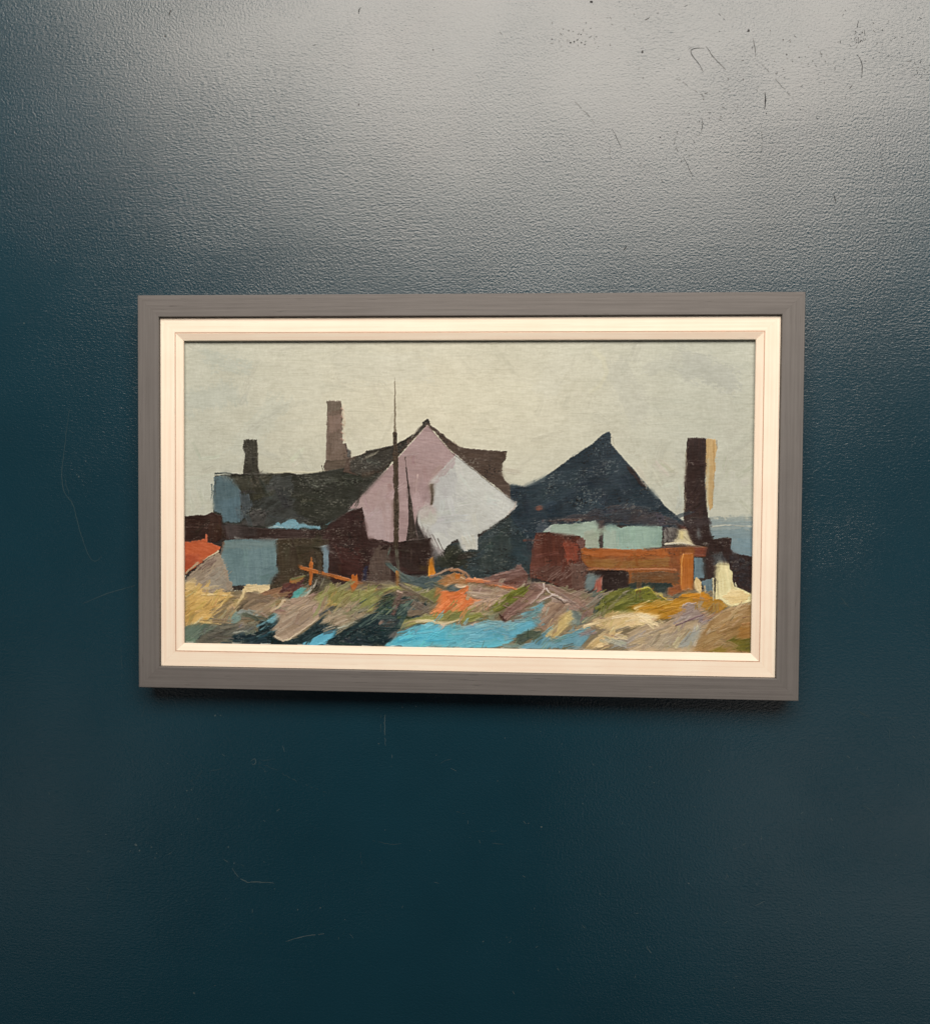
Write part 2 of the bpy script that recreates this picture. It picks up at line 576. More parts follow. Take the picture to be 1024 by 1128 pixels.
    def dab(s, x0, y0, ang, L, W, c1, c2, dry=.6, th=.5, op=.95, bend=0.0):
        """one mark of a flat bristle brush: hairs carry c1 or c2, ridges at its sides, a ragged lift-off"""
        s.k += 7
        k = s.k
        ca, sa = math.cos(math.radians(ang)), math.sin(math.radians(ang))
        sl = s.box([(x0, y0), (x0 + L * 1.25 * ca, y0 + L * 1.25 * sa)], W + 2)
        if sl is None:
            return
        x, y = s.X[sl] - x0, s.Y[sl] - y0
        u, v = x * ca + y * sa, -x * sa + y * ca
        v = v + bend * (u / L) ** 2 * W + (s.n(u / 5, v / 5, k) - .5) * .9
        hair = s.n(v / 1.15 + 31, u / (L * .9), k + 1) * .65 + s.n(v / .55 + 11, u / (L * .6), k + 2) * .35
        end = L * (.72 + .5 * hair)
        start = -L * .10 * s.n(v / 1.6, v * 0, k + 3) - .3
        f = np.clip(u / L, 0, 1.2)
        sd = np.maximum(np.maximum(np.abs(v) - W / 2 - (s.n(u / 3.5, v / 3.5, k + 4) - .5) * .8, start - u), u - end)
        a = np.clip(.5 - sd / .8, 0, 1)
        gap = s.n(v / .8 + 7, u / 5, k + 5) * .7 + s.n(s.X[sl] / 1.2, s.Y[sl] / 1.0, k + 6) * .3
        a = a * np.clip((gap - dry * (f - .25) * .85) * 5 + .3, 0, 1)
        qq = np.clip((hair - .5) * 2.6 + .5, 0, 1)
        c = np.array(c1, np.float32) + (np.array(c2, np.float32) - np.array(c1, np.float32)) * qq[..., None]
        side = np.clip(1 - np.abs(np.abs(v) - W / 2 + .7) / .8, 0, 1)
        c = c + ((hair - .5) * 34 + side * 6)[..., None]
        al = a * op
        s.C[sl] = s.C[sl] * (1 - al[..., None]) + c * al[..., None]
        s.H[sl] = s.H[sl] * (1 - .7 * al) + (th * (.25 + .9 * hair + .6 * side) * (1 - .3 * f) + .35 * s.H[sl]) * al

    def dabs(s, n, box, ang, ln, wd, jit, dry, th, op, spread, inside=None, tol=0, off=0):
        r = s.rng
        for _ in range(n):
            x, y = r.uniform(box[0], box[2]), r.uniform(box[1], box[3])
            if inside is not None and not inside(x, y):
                continue
            a = (ang(x, y) if callable(ang) else ang) + r.normal(0, spread)
            if r.rand() < .25:
                a += 180
            L, W = r.uniform(*ln), r.uniform(*wd)
            ca, sa = math.cos(math.radians(a)), math.sin(math.radians(a))
            c1 = s.pick(x, y)
            ce = s.pick(x + L * ca, y + L * sa)
            if tol and max(np.abs(c1 - ce).max(), np.abs(c1 - s.pick(x - sa * W / 2, y + ca * W / 2)).max(), np.abs(c1 - s.pick(x + sa * W / 2, y - ca * W / 2)).max()) > tol:
                continue
            c2 = s.pick(x + r.normal(0, off), y + r.normal(0, off * .6)) if off else c1
            if off and np.abs(c2 - c1).max() > 95:
                c2 = c1 * .6 + c2 * .4
            j = r.normal(0, jit)
            s.dab(x, y, a, L, W, c1 + j + r.normal(0, jit * .3, 3), c2 + j + r.normal(0, jit * .5, 3) - 4, dry, th, op, r.normal(0, .25))

    def drag(s, ang, amp, across, along, mask=None, seed=200):
        """bristles pull the wet paint along: every hair carries its colour a little further or less far"""
        x, y = s.X, s.Y
        ca, sa = np.cos(np.radians(ang)), np.sin(np.radians(ang))
        u, v = x * ca + y * sa, -x * sa + y * ca
        t = (s.n(u / along, v / across, seed) * .6 + s.n(u / (along * .4), v / (across * .55), seed + 1) * .4 - .5) * 2 * amp
        if mask is not None:
            t = t * mask
        px = abs(x[0, -1] - x[0, 0]) / (s.w - 1)
        py = abs(y[-1, 0] - y[0, 0]) / (s.h - 1)
        jj, ii = np.mgrid[0:s.h, 0:s.w]
        fi = np.clip(ii + t * ca / px, 0, s.w - 1.001)
        fj = np.clip(jj + t * sa / py, 0, s.h - 1.001)
        i0, j0 = fi.astype(np.int32), fj.astype(np.int32)
        a, b = (fi - i0).astype(np.float32), (fj - j0).astype(np.float32)

        def smp(A):
            aa, bb = (a[..., None], b[..., None]) if A.ndim == 3 else (a, b)
            return (A[j0, i0] * (1 - aa) + A[j0, i0 + 1] * aa) * (1 - bb) + (A[j0 + 1, i0] * (1 - aa) + A[j0 + 1, i0 + 1] * aa) * bb
        s.C, s.H = smp(s.C), smp(s.H)

    def smear(s, ang, reach, mask):
        """soft wet-in-wet: neighbours along the stroke mix where mask is high"""
        ca, sa = np.cos(np.radians(ang)), np.sin(np.radians(ang))
        px = abs(s.X[0, -1] - s.X[0, 0]) / (s.w - 1)
        py = abs(s.Y[-1, 0] - s.Y[0, 0]) / (s.h - 1)
        jj, ii = np.mgrid[0:s.h, 0:s.w]
        acc = np.zeros_like(s.C)
        for t in np.linspace(-reach, reach, 9):
            i_ = np.clip(np.rint(ii + t * ca / px), 0, s.w - 1).astype(np.int32)
            j_ = np.clip(np.rint(jj + t * sa / py), 0, s.h - 1).astype(np.int32)
            acc += s.C[j_, i_]
        m = np.clip(mask, 0, 1)[..., None]
        s.C = s.C * (1 - m) + acc / 9 * m

    def pick(s, x, y):
        i = min(s.w - 1, max(0, int(np.searchsorted(s.X[s.h // 2], x))))
        j = min(s.h - 1, max(0, int(np.searchsorted(s.Y[:, i], y))))
        return s.C[j, i].copy()

    def restroke(s, n, box, ang, ln, wd, jit, th, dry=.7, op=.85, spread=18, inside=None, tol=0, off=0):
        """short strokes that pick up the wet colour they start in"""
        r = s.rng
        for _ in range(n):
            x, y = r.uniform(box[0], box[2]), r.uniform(box[1], box[3])
            if inside is not None and not inside(x, y):
                continue
            a = math.radians((ang(x, y) if callable(ang) else ang) + r.normal(0, spread))
            l_, w_ = r.uniform(*ln), r.uniform(*wd)
            c0 = s.pick(x + r.normal(0, off), y + r.normal(0, off * .5)) if off else s.pick(x, y)
            c = c0 + r.normal(0, jit) + r.normal(0, jit * .35, 3)
            x2, y2 = x + l_ * math.cos(a), y + l_ * math.sin(a)
            if tol and max(np.abs(c0 - s.pick(x2, y2)).max(), np.abs(c0 - s.pick(2 * x - x2, 2 * y - y2)).max() * .8) > tol:
                continue
            m = ((x + x2) / 2 + r.normal(0, .8), (y + y2) / 2 + r.normal(0, .8))
            s.line([(x, y), m, (x2, y2)], w_, tuple(c), tuple(c * r.uniform(.82, .97)), w_ * .5, dry=dry, th=th, op=op)


def paint_picture(p):
    P, Ln = p.poly, p.line
    # ---- sky
    P([(190, 360), (850, 360), (850, 730), (190, 730)], (199, 193, 168), (193, 188, 164), 8, 0, th=.10, st=(30, 3), con=.5, jit=4)
    x, y = p.X, p.Y
    warm = np.exp(-(((x - 480) / 170) ** 2 + ((y - 450) / 95) ** 2))
    cool = np.clip((300 - x) / 110, 0, 1) * .8 + np.clip((x - 640) / 110, 0, 1) * .9
    p.C += (warm[..., None] * np.array((15, 10, 5)) + cool[..., None] * np.array((-7, -5, -3))).astype(np.float32)
    for (cx, cy, l_, w_, a, c, o) in [(250, 400, 60, 22, 20, (181, 182, 163), .5), (285, 470, 90, 30, -50, (193, 191, 169), .5),
                                      (620, 400, 90, 34, -55, (211, 204, 179), .45), (690, 430, 80, 34, 65, (187, 182, 161), .5),
                                      (780, 410, 80, 36, 25, (177, 174, 157), .6), (800, 460, 60, 30, 70, (191, 186, 164), .5),
                                      (540, 440, 120, 50, 10, (217, 208, 178), .4), (420, 405, 120, 40, 5, (205, 198, 173), .5),
                                      (590, 470, 70, 28, -35, (211, 202, 174), .5), (340, 430, 60, 40, 75, (209, 202, 176), .4),
                                      (225, 440, 30, 90, 80, (183, 183, 164), .5), (225, 540, 26, 50, 85, (197, 195, 174), .6),
                                      (715, 520, 40, 70, 60, (203, 196, 170), .4), (735, 400, 60, 20, -20, (187, 183, 163), .5)]:
        ca, sa = math.cos(math.radians(a)), math.sin(math.radians(a))
        pts = [(cx + l_ / 2 * i * ca - w_ / 2 * j * sa, cy + l_ / 2 * i * sa + w_ / 2 * j * ca) for i, j in ((-1, -.8), (.8, -1), (1, .7), (-.8, 1))]
        P(pts, c, tuple(q * .98 for q in c), a, 5, 6, 7, .12, (24, 2.5), .6, o, jit=3)
    p.restroke(120, (210, 380, 825, 560), lambda X_, Y_: 10 + 60 * math.sin(X_ / 53 + Y_ / 37), (14, 46), (6, 16), 1.7, .10, .6, .25, 25)
    Ln([(655, 388), (664, 395), (668, 410), (661, 425), (650, 432)], 7, (208, 200, 168), (200, 192, 160), 4, .4, .15, .5, soft=1.5)
    P([(205, 377), (222, 377), (219, 384), (211, 386)], (214, 208, 182), None, 30, 1.5, 2, 1.5, .25, op=.7)
    # ---- sea on the right
    P([(776, 573), (840, 574), (840, 625), (776, 620)], (122, 138, 136), (132, 145, 141), 2, 1, 2, 1.2, .2, (20, 1.3))
    P([(776, 569), (840, 568), (840, 584), (776, 585)], (148, 152, 140), (135, 146, 140), 2, 1.5, 3, 1.4, .2, (24, 1.2), op=.8)
    Ln([(784, 580), (800, 578.5), (828, 580)], 1.8, (186, 184, 164), None, 1.5, .6, .3)
    Ln([(786, 590), (828, 588)], 3, (140, 156, 156), None, 2, .8, .2, .6)
    P([(783, 596), (830, 592), (830, 618), (783, 612)], (112, 134, 138), (124, 140, 138), 8, 1, 2, 1, .2, op=.8)

    # ---- dark ground laid in first under all the buildings
    P([(246, 570), (300, 530), (380, 526), (440, 530), (480, 560), (520, 580), (600, 545), (660, 520), (740, 578), (786, 590), (790, 625), (830, 630), (830, 660), (203, 650), (203, 590), (236, 572)],
      (66, 56, 48), (52, 46, 42), -10, 2, 3, 1, .2, (12, 1.5), 1.4)
    # ---- far chimneys
    P([(360.5, 442), (364, 441.3), (375.5, 441.5), (377.3, 446), (377.5, 470), (378, 489), (381, 488.5), (383, 494), (386.6, 497), (387, 506), (405, 512), (422, 508), (420, 522), (358, 521)],
      (116, 97, 82), (102, 84, 69), 90, .9, 1.2, .5, .25, (20, 1.6), 1.1)
    P([(360.5, 441.5), (375, 441.5), (377, 452), (361, 454)], (94, 82, 66), (106, 92, 76), 90, 1, 1.5, .6, .2, op=.8)
    P([(361, 458), (377, 456), (377, 474), (361, 476)], (136, 112, 96), (122, 100, 86), 90, 1.2, 2, 1, .2, op=.75)
    P([(376.5, 446), (380, 444), (380.5, 486), (378, 488)], (206, 186, 156), (196, 178, 148), 90, .8, 2, .5, .3, op=.75)
    for yy in (450, 459, 467, 476, 483):
        Ln([(376, yy), (378.5, yy + 2)], 2.0, (178, 140, 118), None, 1, .5, .3, .8)
    Ln([(381, 489), (382.5, 498)], 2, (92, 74, 66), None, 1.5, .3)
    P([(383, 494), (387, 496), (386, 505), (382, 503)], (94, 92, 86), None, 90, .6, .6, .5, .2, op=.8)
    P([(358, 507), (384, 505), (420, 509), (422, 520), (356, 520)], (96, 80, 64), (82, 68, 54), 0, 1, 2, .8, .2, (16, 1.3), 1.2)
    Ln([(354.5, 513), (356, 519)], 1.6, (84, 74, 58), None, 1, .5)
    P([(268.8, 484.5), (272, 483.5), (283.5, 484), (284.5, 500), (284.6, 512), (287, 524), (267, 524), (268.8, 505)],
      (66, 61, 49), (54, 50, 40), 90, .8, 1.2, .45, .28, (16, 1.4), 1.1)
    Ln([(269, 490), (267.6, 494)], 2, (60, 56, 46), None, 1.2, .4)
    Ln([(283.4, 487), (283.6, 506)], 1.0, (150, 142, 120), None, .6, .7, .25, .6)
    for xx, c in ((270.5, 1), (275, .7), (279, 1.1)):
        Ln([(xx, 482.5), (xx + .6, 485.5)], 1.6 * c, (196, 190, 166), None, .6, .6, .3, .7)

    # ---- long dark barn roof
    P([(236.5, 523.5), (262, 522.5), (300, 521.5), (321, 522.8), (345, 520.8), (362, 518), (385, 514), (425, 508), (448, 488), (449, 492), (384, 562), (382, 580), (352, 584), (296, 582), (246, 578), (235, 566), (237, 545)],
      (54, 52, 43), (44, 45, 35), 15, .8, .8, .45, .3, (18, 1.6), 1.0)
    P([(300, 524), (322, 524), (334, 578), (296, 580), (268, 579), (278, 552)], (70, 71, 65), (54, 54, 48), -35, 2, 4, 1.5, .3, (9, 1.8), 1.5, .85)
    P([(252, 523), (300, 524), (292, 545), (288, 552), (279, 553), (268, 545), (258, 536)], (64, 60, 46), (50, 48, 36), 70, 2, 4, 1, .3, (10, 1.6), 1.2)
    P([(237.5, 523.5), (250, 524), (258, 530), (266, 541), (266, 560), (264, 576), (247, 576), (242, 566), (235.5, 564)],
      (92, 109, 109), (82, 99, 100), 85, .9, 2.2, .5, .3, (22, 1.5), 1.0)
    P([(240, 552), (266, 545), (265, 575), (248, 576)], (94, 116, 122), (82, 102, 106), 85, 1.5, 3, 1, .2, op=.55)
    P([(264, 541), (276, 545), (280, 556), (272, 570), (265, 576)], (84, 92, 94), (72, 78, 78), 80, 1.5, 4, 1, .25, op=.8)
    P([(266, 572), (282, 560), (296, 562), (292, 580), (264, 580)], (76, 70, 64), (60, 56, 50), -35, 2, 4, 1, .3, (9, 1.4), 1.4, .8)
    Ln([(237, 526), (236, 545), (236, 560)], 2.2, (92, 108, 108), None, 2, .7)
    Ln([(233.5, 534), (234, 541), (233.2, 549)], 2.0, (102, 112, 104), (70, 78, 72), 1.2, .6)
    Ln([(237.5, 521.5), (250, 521), (258, 523)], 2.2, (70, 82, 80), (54, 56, 48), 2, 1.0)
    for xx in (246, 249.5, 253, 256.5, 260):
        Ln([(xx, 526 + (xx * 7 % 3)), (xx + 2.6, 529)], 1.4, (172, 172, 154), None, .8, .9, .3, .65)
    Ln([(256, 523), (290, 522.8), (318, 521.5), (326, 523)], 2.4, (38, 35, 26), None, 2.4, .4, .35)
    Ln([(296, 521), (315, 520.2), (340, 520.5), (358, 518.5)], 1.6, (214, 204, 170), None, 1.4, .5, .35)
    P([(336, 524), (350, 523), (378, 524), (386, 528), (384, 536), (360, 535), (338, 538)], (82, 82, 68), (62, 62, 50), 3, 2, 4, 1, .3, (8, 1.2), 1.5, .8, .45)
    P([(322, 540), (350, 537), (384, 538), (386, 552), (378, 572), (340, 576), (326, 572)], (42, 42, 32), (50, 49, 38), 10, 3, 4, 2, .25, op=.9)
    P([(300, 530), (312, 528), (318, 545), (306, 552)], (84, 82, 74), None, -40, 2, 5, 1, .3, (6, 1.5), 1.6, .55, .5)
    # blue glimpses under the eaves
    P([(294.5, 582), (303, 577.5), (306.5, 575), (310, 577.5), (316, 573.5), (322, 571.2), (326, 572.5), (330, 577), (334, 575.6), (339, 578.5), (352, 580), (353.5, 582), (330, 582.5)],
      (124, 160, 164), (104, 142, 148), 0, .8, 1.2, .4, .35, (8, 1.2), 1.2)
    Ln([(296, 581.5), (304, 580), (312, 581)], 1.6, (168, 188, 184), None, 1, .4)
    for xx in range(316, 356, 4):
        Ln([(xx, 579.6), (xx + .5, 582)], 1.2, (128, 148, 150), None, .6, .6, .3, .8)
    P([(358, 578), (372, 571), (380, 569), (381, 577), (370, 580.5)], (84, 108, 106), (72, 92, 90), -15, 1, 2.5, .9, .25)
    P([(382, 564), (386, 560), (390, 556), (391, 559), (386, 564)], (168, 160, 150), (140, 134, 124), -20, .8, 2, .6, .35)

    # ---- roof behind the pink gable
    P([(382, 505), (389, 503), (397, 501), (404, 497), (420, 493.5), (434, 490.5), (447, 483.3), (453, 480.5), (462, 470), (470.5, 461), (473, 465), (474.5, 468), (484, 475), (493, 483), (506, 492), (521, 494.4), (540, 495.4), (558, 497),
       (557, 506), (553.5, 510), (553, 522), (556, 529), (561, 533), (566, 545), (570, 557), (545, 536), (520, 516), (497, 497), (471, 468), (450, 490), (420, 520), (400, 525), (378, 520)],
      (84, 66, 53), (72, 56, 45), 10, .6, .6, .4, .28, (14, 1.3), 1.0)
    P([(386, 504), (404, 497.5), (434, 491), (448, 484), (450, 490), (422, 518), (395, 524), (384, 518)], (66, 60, 50), (50, 46, 38), -22, 1.2, 2.5, .6, .3, (10, 1.3), 1.3)
    for i in range(8):
        x0 = 398 + i * 2.1
        Ln([(x0, 507 - i * .9), (x0 + 5, 502 - i * .8)], 1.5, (168, 158, 134), None, .6, 1.0, .3, .6)
    Ln([(403.5, 497.5), (420, 494), (435, 490.5), (448, 484), (455, 479)], 2.2, (44, 38, 30), None, 2, .3)
    P([(448, 487), (453, 481), (463, 470), (470, 461.5), (473.5, 463.5), (470, 468.5), (458, 482)], (70, 64, 54), (52, 46, 38), -45, .8, 2.0, .5, .3, (10, 1), 1.4)
    for i in range(6):
        Ln([(453 + i * 1.3, 482 - i * 2.0), (460 + i * 1.4, 473.5 - i * 1.6)], 1.0, (196, 188, 160), None, .5, .8, .25, .55)
    Ln([(466, 466), (471, 462), (472.5, 466)], 2.8, (46, 42, 34), None, 2, .3)
    Ln([(500, 487), (508, 493)], 2.2, (150, 132, 108), None, 1, .8, .25, .5)
    Ln([(556, 499), (557.5, 503), (556, 507)], 2, (130, 112, 92), None, 1.5, .9, .25, .6)

    # ---- slate mass between the houses and the blue roof
    P([(478, 606), (500, 598), (527, 592), (545, 578), (569, 561), (560, 533), (577, 536), (600, 530), (640, 540), (620, 575), (600, 590), (592, 640), (560, 640), (520, 642), (478, 634)],
      (52, 61, 59), (44, 54, 53), 0, 1, 1.5, .6, .28, (14, 1.3), 1.1)
    P([(484, 600), (504, 600), (518, 612), (516, 626), (498, 628), (478, 626)], (52, 52, 40), (42, 44, 34), -20, 3, 5, 1.5, .3, (9, 1.4), 1.4)
    P([(520, 606), (552, 582), (566, 572), (566, 600), (556, 625), (530, 632)], (66, 72, 64), (52, 60, 56), 88, 3, 7, 2, .25, (16, 1.5), 1.3, .6)
    P([(560, 545), (596, 545), (592, 600), (584, 625), (564, 625)], (42, 58, 62), (50, 60, 60), 0, 2, 4, 2, .25, op=.8)
    P([(561, 556), (578, 552), (592, 560), (586, 570), (570, 574)], (70, 66, 66), (54, 58, 60), -20, 2, 5, 1.5, .25, op=.6)
    Ln([(561, 593), (561.4, 612)], 1.4, (96, 108, 102), None, .8, .7, .3, .6)
    Ln([(540, 590), (541, 606)], 3.0, (78, 84, 76), None, 2, .9, .2, .5)

    # ---- blue pyramid roof
    P([(562, 533), (568, 533.5), (577, 536.3), (583, 533.5), (598, 526), (610.8, 517), (628.6, 504), (651.4, 489), (660, 481), (668, 475.6), (671.5, 474.8), (673, 479), (672.5, 488), (681, 498.5), (695.2, 514.2), (713, 535), (731.8, 556.8), (744, 567), (754, 576), (752, 582),
       (735, 581), (690, 579), (640, 578), (610, 580), (596, 590), (585, 600), (562, 570)],
      (42, 55, 60), (35, 47, 54), -8, .45, .5, .4, .28, (15, 1.2), 1.0)
    P([(576, 540), (612, 519), (640, 515), (632, 545), (600, 560), (580, 560)], (48, 64, 68), (42, 55, 60), -30, 3, 6, 3, .2, op=.6)
    P([(684, 505), (697, 517), (714, 538), (706, 536), (694, 522)], (62, 48, 44), None, 50, .8, 1.6, .6, .25, op=.85)
    Ln([(673.5, 480), (675.5, 488), (678, 494)], 2.4, (196, 186, 158), (150, 146, 130), 1.2, .8, .35, .8)
    Ln([(630, 502), (645, 492.5)], 1.2, (150, 150, 136), None, .6, 1, .3, .6)
    # worn brown eaves
    P([(612, 574), (630, 567), (650, 562), (680, 556), (700, 556), (716, 562), (742, 570), (752, 580), (720, 580), (690, 578), (664, 577), (640, 575), (604, 581)],
      (76, 62, 58), (54, 52, 54), -4, 1.4, 4, .9, .3, (10, 1.1), 1.6, .85)
    P([(646, 562), (690, 552), (722, 560), (700, 572), (650, 572)], (62, 64, 66), (46, 52, 56), -28, 2, 5, 1, .3, (7, 1.2), 1.6, .75, .25)
    for i in range(16):
        x0 = 648 + (i * 37 % 80)
        y0 = 553 + (i * 17 % 18)
        Ln([(x0, y0 + 3), (x0 + 7, y0 - .5)], 1.1, (104, 106, 106), None, .5, 1, .35, .55)
    Ln([(598, 574), (614, 573), (640, 573)], 3, (96, 66, 54), (78, 60, 54), 2.5, .8, .3, .8)
    P([(590, 575), (600, 572), (606, 578), (600, 588), (590, 588)], (84, 88, 92), (66, 74, 78), -20, 2, 4, 1.2, .25, op=.7)
    P([(589.6, 559), (593, 555.8), (597, 557.5), (597.5, 561), (593.5, 563), (590, 562)], (120, 76, 60), (104, 66, 54), 0, .6, .6, .8, .3)
    # ---- pale green front under the roof
    P([(598, 585.5), (604, 580.5), (610, 577), (628, 577.5), (646, 575), (655, 573.5), (658.5, 576), (659.5, 590), (660, 604), (643, 604.2), (640, 592), (618, 588.5), (600, 587.5)],
      (160, 172, 150), (150, 163, 142), 4, .8, 1.2, .45, .35, (16, 1.3), 1.0)
    P([(640, 586), (658, 582), (660, 604), (644, 604)], (168, 168, 144), (158, 158, 136), 80, 1.5, 2, 1, .2, op=.7)
    P([(598, 584), (607, 578), (606, 587)], (186, 184, 168), (150, 156, 146), -30, 1, 1.5, .6, .35, op=.8)
    P([(664.5, 579), (672, 577.5), (680, 580), (683.5, 582), (690, 579.5), (710, 579.2), (729.5, 579.7), (729, 590), (728.8, 603), (705, 606), (680, 606), (663.5, 604.5)],
      (148, 168, 146), (138, 158, 140), 84, .7, 1, .45, .35, (18, 1.5), 1.1)
    P([(664, 583), (680, 583), (682, 604), (664, 604)], (166, 174, 152), (150, 160, 142), 85, 2, 4, 1, .2, op=.7)
    P([(658.8, 573), (665, 573), (663.5, 590), (663, 603.5), (660.6, 604)], (88, 73, 66), (72, 60, 56), 90, .8, 1.4, .45, .25)

    # ---- pink gable and white front
    P([(470.5, 468.3), (484, 483), (497, 498), (503, 501), (488, 517), (473, 532), (475, 556), (461, 562), (457, 578), (461, 596), (447, 598), (430, 597), (405, 593.5), (402, 570), (399, 560), (390, 560), (384.5, 560.5), (404, 540), (422, 521), (436, 507), (450, 491)],
      (168, 140, 132), (158, 132, 125), 10, .45, .3, .4, .3, (16, 1.4), .9)
    P([(386, 558), (404, 542), (430, 530), (434, 560), (430, 596), (406, 592), (400, 562)], (179, 154, 144), (170, 145, 136), 60, 2, 4, 2.5, .2, op=.65)
    P([(398, 560), (420, 558), (426, 596), (406, 593), (402, 575)], (178, 158, 152), (170, 148, 143), 75, 2, 4, 2.5, .2, op=.5)
    Ln([(427, 555), (427.5, 575), (428, 595)], 3, (192, 168, 160), None, 2.5, .7, .3, .7)
    P([(453, 545), (462, 540), (470, 556), (461, 562), (456.5, 570)], (188, 160, 152), (176, 150, 144), 80, 1.5, 3, 1.5, .2, op=.6)
    P([(502, 500.5), (522, 517), (545, 536), (567, 552.6), (570, 557.5), (566, 562), (552, 573), (536.5, 583.5), (526, 588.5), (526.5, 597), (526, 606), (518, 605.5), (511, 608), (507.5, 603), (504, 594), (497, 598), (491, 604), (483, 611), (475.5, 599), (466, 586), (459, 576), (462, 562), (474, 556.8), (477.5, 556), (477, 534), (473.5, 531), (488, 516)],
      (198, 194, 179), (188, 184, 171), 30, .5, .8, .45, .32, (18, 1.6), 1.0)
    P([(474, 534), (488, 518), (505, 520), (500, 560), (492, 590), (474, 590), (464, 572), (476, 558)], (187, 183, 173), (178, 173, 164), 75, 3, 6, 3, .2, op=.75)
    P([(500, 506), (526, 524), (552, 546), (540, 566), (512, 575), (506, 540)], (202, 198, 182), (194, 190, 176), 35, 3, 6, 3, .2, op=.6)
    P([(462, 560), (476, 558), (484, 570), (474, 582), (464, 576)], (198, 190, 168), None, 20, 2, 3, 1, .3, op=.7)
    P([(506, 590), (522, 588), (526, 604), (512, 607)], (206, 199, 178), (190, 184, 164), 80, 1, 2, 1, .35, op=.8)
    Ln([(516, 585), (520, 591), (526, 587)], 1.2, (150, 146, 130), None, .8, .5, .2, .6)
    Ln([(568, 553), (566, 560), (558, 566)], 2.4, (208, 190, 172), None, 1.5, .5, .4, .8)
    Ln([(527, 589), (540, 583), (555, 572.5), (569, 562)], 1.5, (60, 56, 48), None, 1, .9, .25, .8)
    Ln([(497, 498.5), (521, 517), (545, 537), (568, 554)], 1.0, (68, 54, 44), None, 1, .8, .2, .7)
    P([(494, 508), (504, 503), (500, 516), (488, 528), (478, 536), (474, 532), (482, 520)], (180, 164, 154), (172, 152, 146), -45, 2, 4, 2.2, .2, op=.85)
    P([(470, 552), (478, 556), (472, 570), (464, 572), (458, 570), (460, 560)], (190, 178, 164), (180, 160, 152), -45, 2, 4, 1.6, .2, op=.8)
    P([(462, 526), (474, 526), (473, 552), (462, 556)], (176, 148, 142), None, 80, 2, 4, 2, .2, op=.6)
    P([(473, 533), (477.5, 532), (477.7, 545), (476.8, 556.5), (473.8, 556.5), (474.5, 545)], (86, 72, 58), (110, 94, 76), 90, .7, 1.2, .5, .25)
    Ln([(472.5, 534), (474, 550)], 2.4, (160, 138, 124), None, 1.5, .8, .2, .6)
    Ln([(460.3, 523.5), (458.6, 532), (458.5, 542)], 2.0, (206, 176, 162), None, 1.4, .5, .45, .9)
    Ln([(471, 469), (484, 484), (496, 497)], 1.0, (96, 76, 66), None, 1, .9, .2, .6)
    # masts
    Ln([(434.9, 416), (435, 440)], .9, (160, 148, 120), None, 1.2, .5, .15, .55)
    Ln([(434.9, 438), (435, 462), (435.2, 478)], 1.2, (138, 124, 100), None, 3.4, .7, .2, .85)
    Ln([(435.3, 474), (435.3, 490), (435.4, 508)], 3.2, (112, 98, 76), (150, 138, 112), 3.4, 1.0, .2, .75)
    Ln([(435.4, 500), (436.2, 530), (436.6, 560), (436, 600)], 6.0, (88, 70, 51), (70, 56, 41), 6.0, .35, .4)
    Ln([(438.2, 505), (438.8, 560), (438.2, 595)], 1.2, (58, 48, 36), None, 1.2, .8, .3, .8)
    P([(445.3, 503), (447, 503), (448.6, 520), (451.4, 538), (454.5, 560), (457.3, 580), (459.5, 592), (447, 596), (449.4, 578), (449.5, 540), (447.5, 522)],
      (50, 40, 32), (62, 50, 40), 85, .5, 1.0, .4, .35, (12, 1.2), 1.3)
    Ln([(453.5, 566), (454.5, 590)], 1.2, (120, 102, 92), None, .8, 1, .3, .6)
    # dry hatching below the white front
    for i in range(13):
        x0, y0 = 459 + i * 1.9, 574 + i * 1.6 + (i % 3) * 2
        Ln([(x0, y0), (x0 + 7, y0 + 14), (x0 + 13, y0 + 24)], 1.3 if i % 2 else 1.8, [(84, 70, 62), (150, 132, 126), (186, 172, 160)][i % 3], None, .6, .9, .3, .65)
    P([(474, 600), (486, 604), (492, 608), (486, 612), (480, 616), (474, 612)], (160, 146, 140), (120, 108, 102), 60, 2, 5, .8, .35, (7, 1), 1.6, .7)

    # ---- dark boats and doors on the left
    P([(246, 579), (296, 582), (352, 583.5), (382, 580), (396, 578), (398, 596), (304, 596), (248, 595)], (64, 46, 39), (54, 38, 32), 2, .8, 1.2, .5, .3, (18, 1.3), 1.1)
    P([(247, 576), (266, 577), (284, 582), (284, 592), (249, 594)], (76, 64, 58), (60, 52, 48), 80, 1.2, 3, .7, .25, op=.85)
    P([(382, 564.5), (390, 561.5), (394, 560.5), (399, 558.5), (401, 568), (403, 580), (405.5, 592.5), (430, 597), (440, 597), (455, 594), (474.5, 592.6), (475, 604), (474, 632), (450, 633), (436, 645), (362, 646), (352, 600), (362, 577)],
      (62, 38, 32), (50, 32, 27), 5, .6, .6, .45, .3, (18, 1.3), 1.0)
    P([(372, 600), (400, 600), (402, 638), (374, 634)], (76, 40, 33), (62, 34, 28), 20, 3, 6, 2, .25, op=.7)
    P([(304, 595), (330, 592.5), (362, 594), (362.5, 604), (356, 632), (352, 645), (322, 650), (300, 653), (298, 645), (305.5, 634), (305, 612)],
      (74, 62, 44), (64, 52, 37), 85, .8, 1, .6, .3, (18, 1.5), 1.1)
    P([(310, 600), (352, 598), (352, 608), (312, 612)], (62, 54, 38), None, 5, 2, 4, 1.5, .2, op=.6)
    Ln([(307, 594), (330, 592.6), (352, 593)], 1.6, (108, 94, 74), None, 1, .9, .3, .7)
    Ln([(346, 603), (353, 604), (356, 612), (355, 634)], 2, (50, 42, 32), None, 2, .5)
    Ln([(324.3, 615), (324.6, 627)], .9, (122, 110, 84), None, .6, .7, .25, .7)
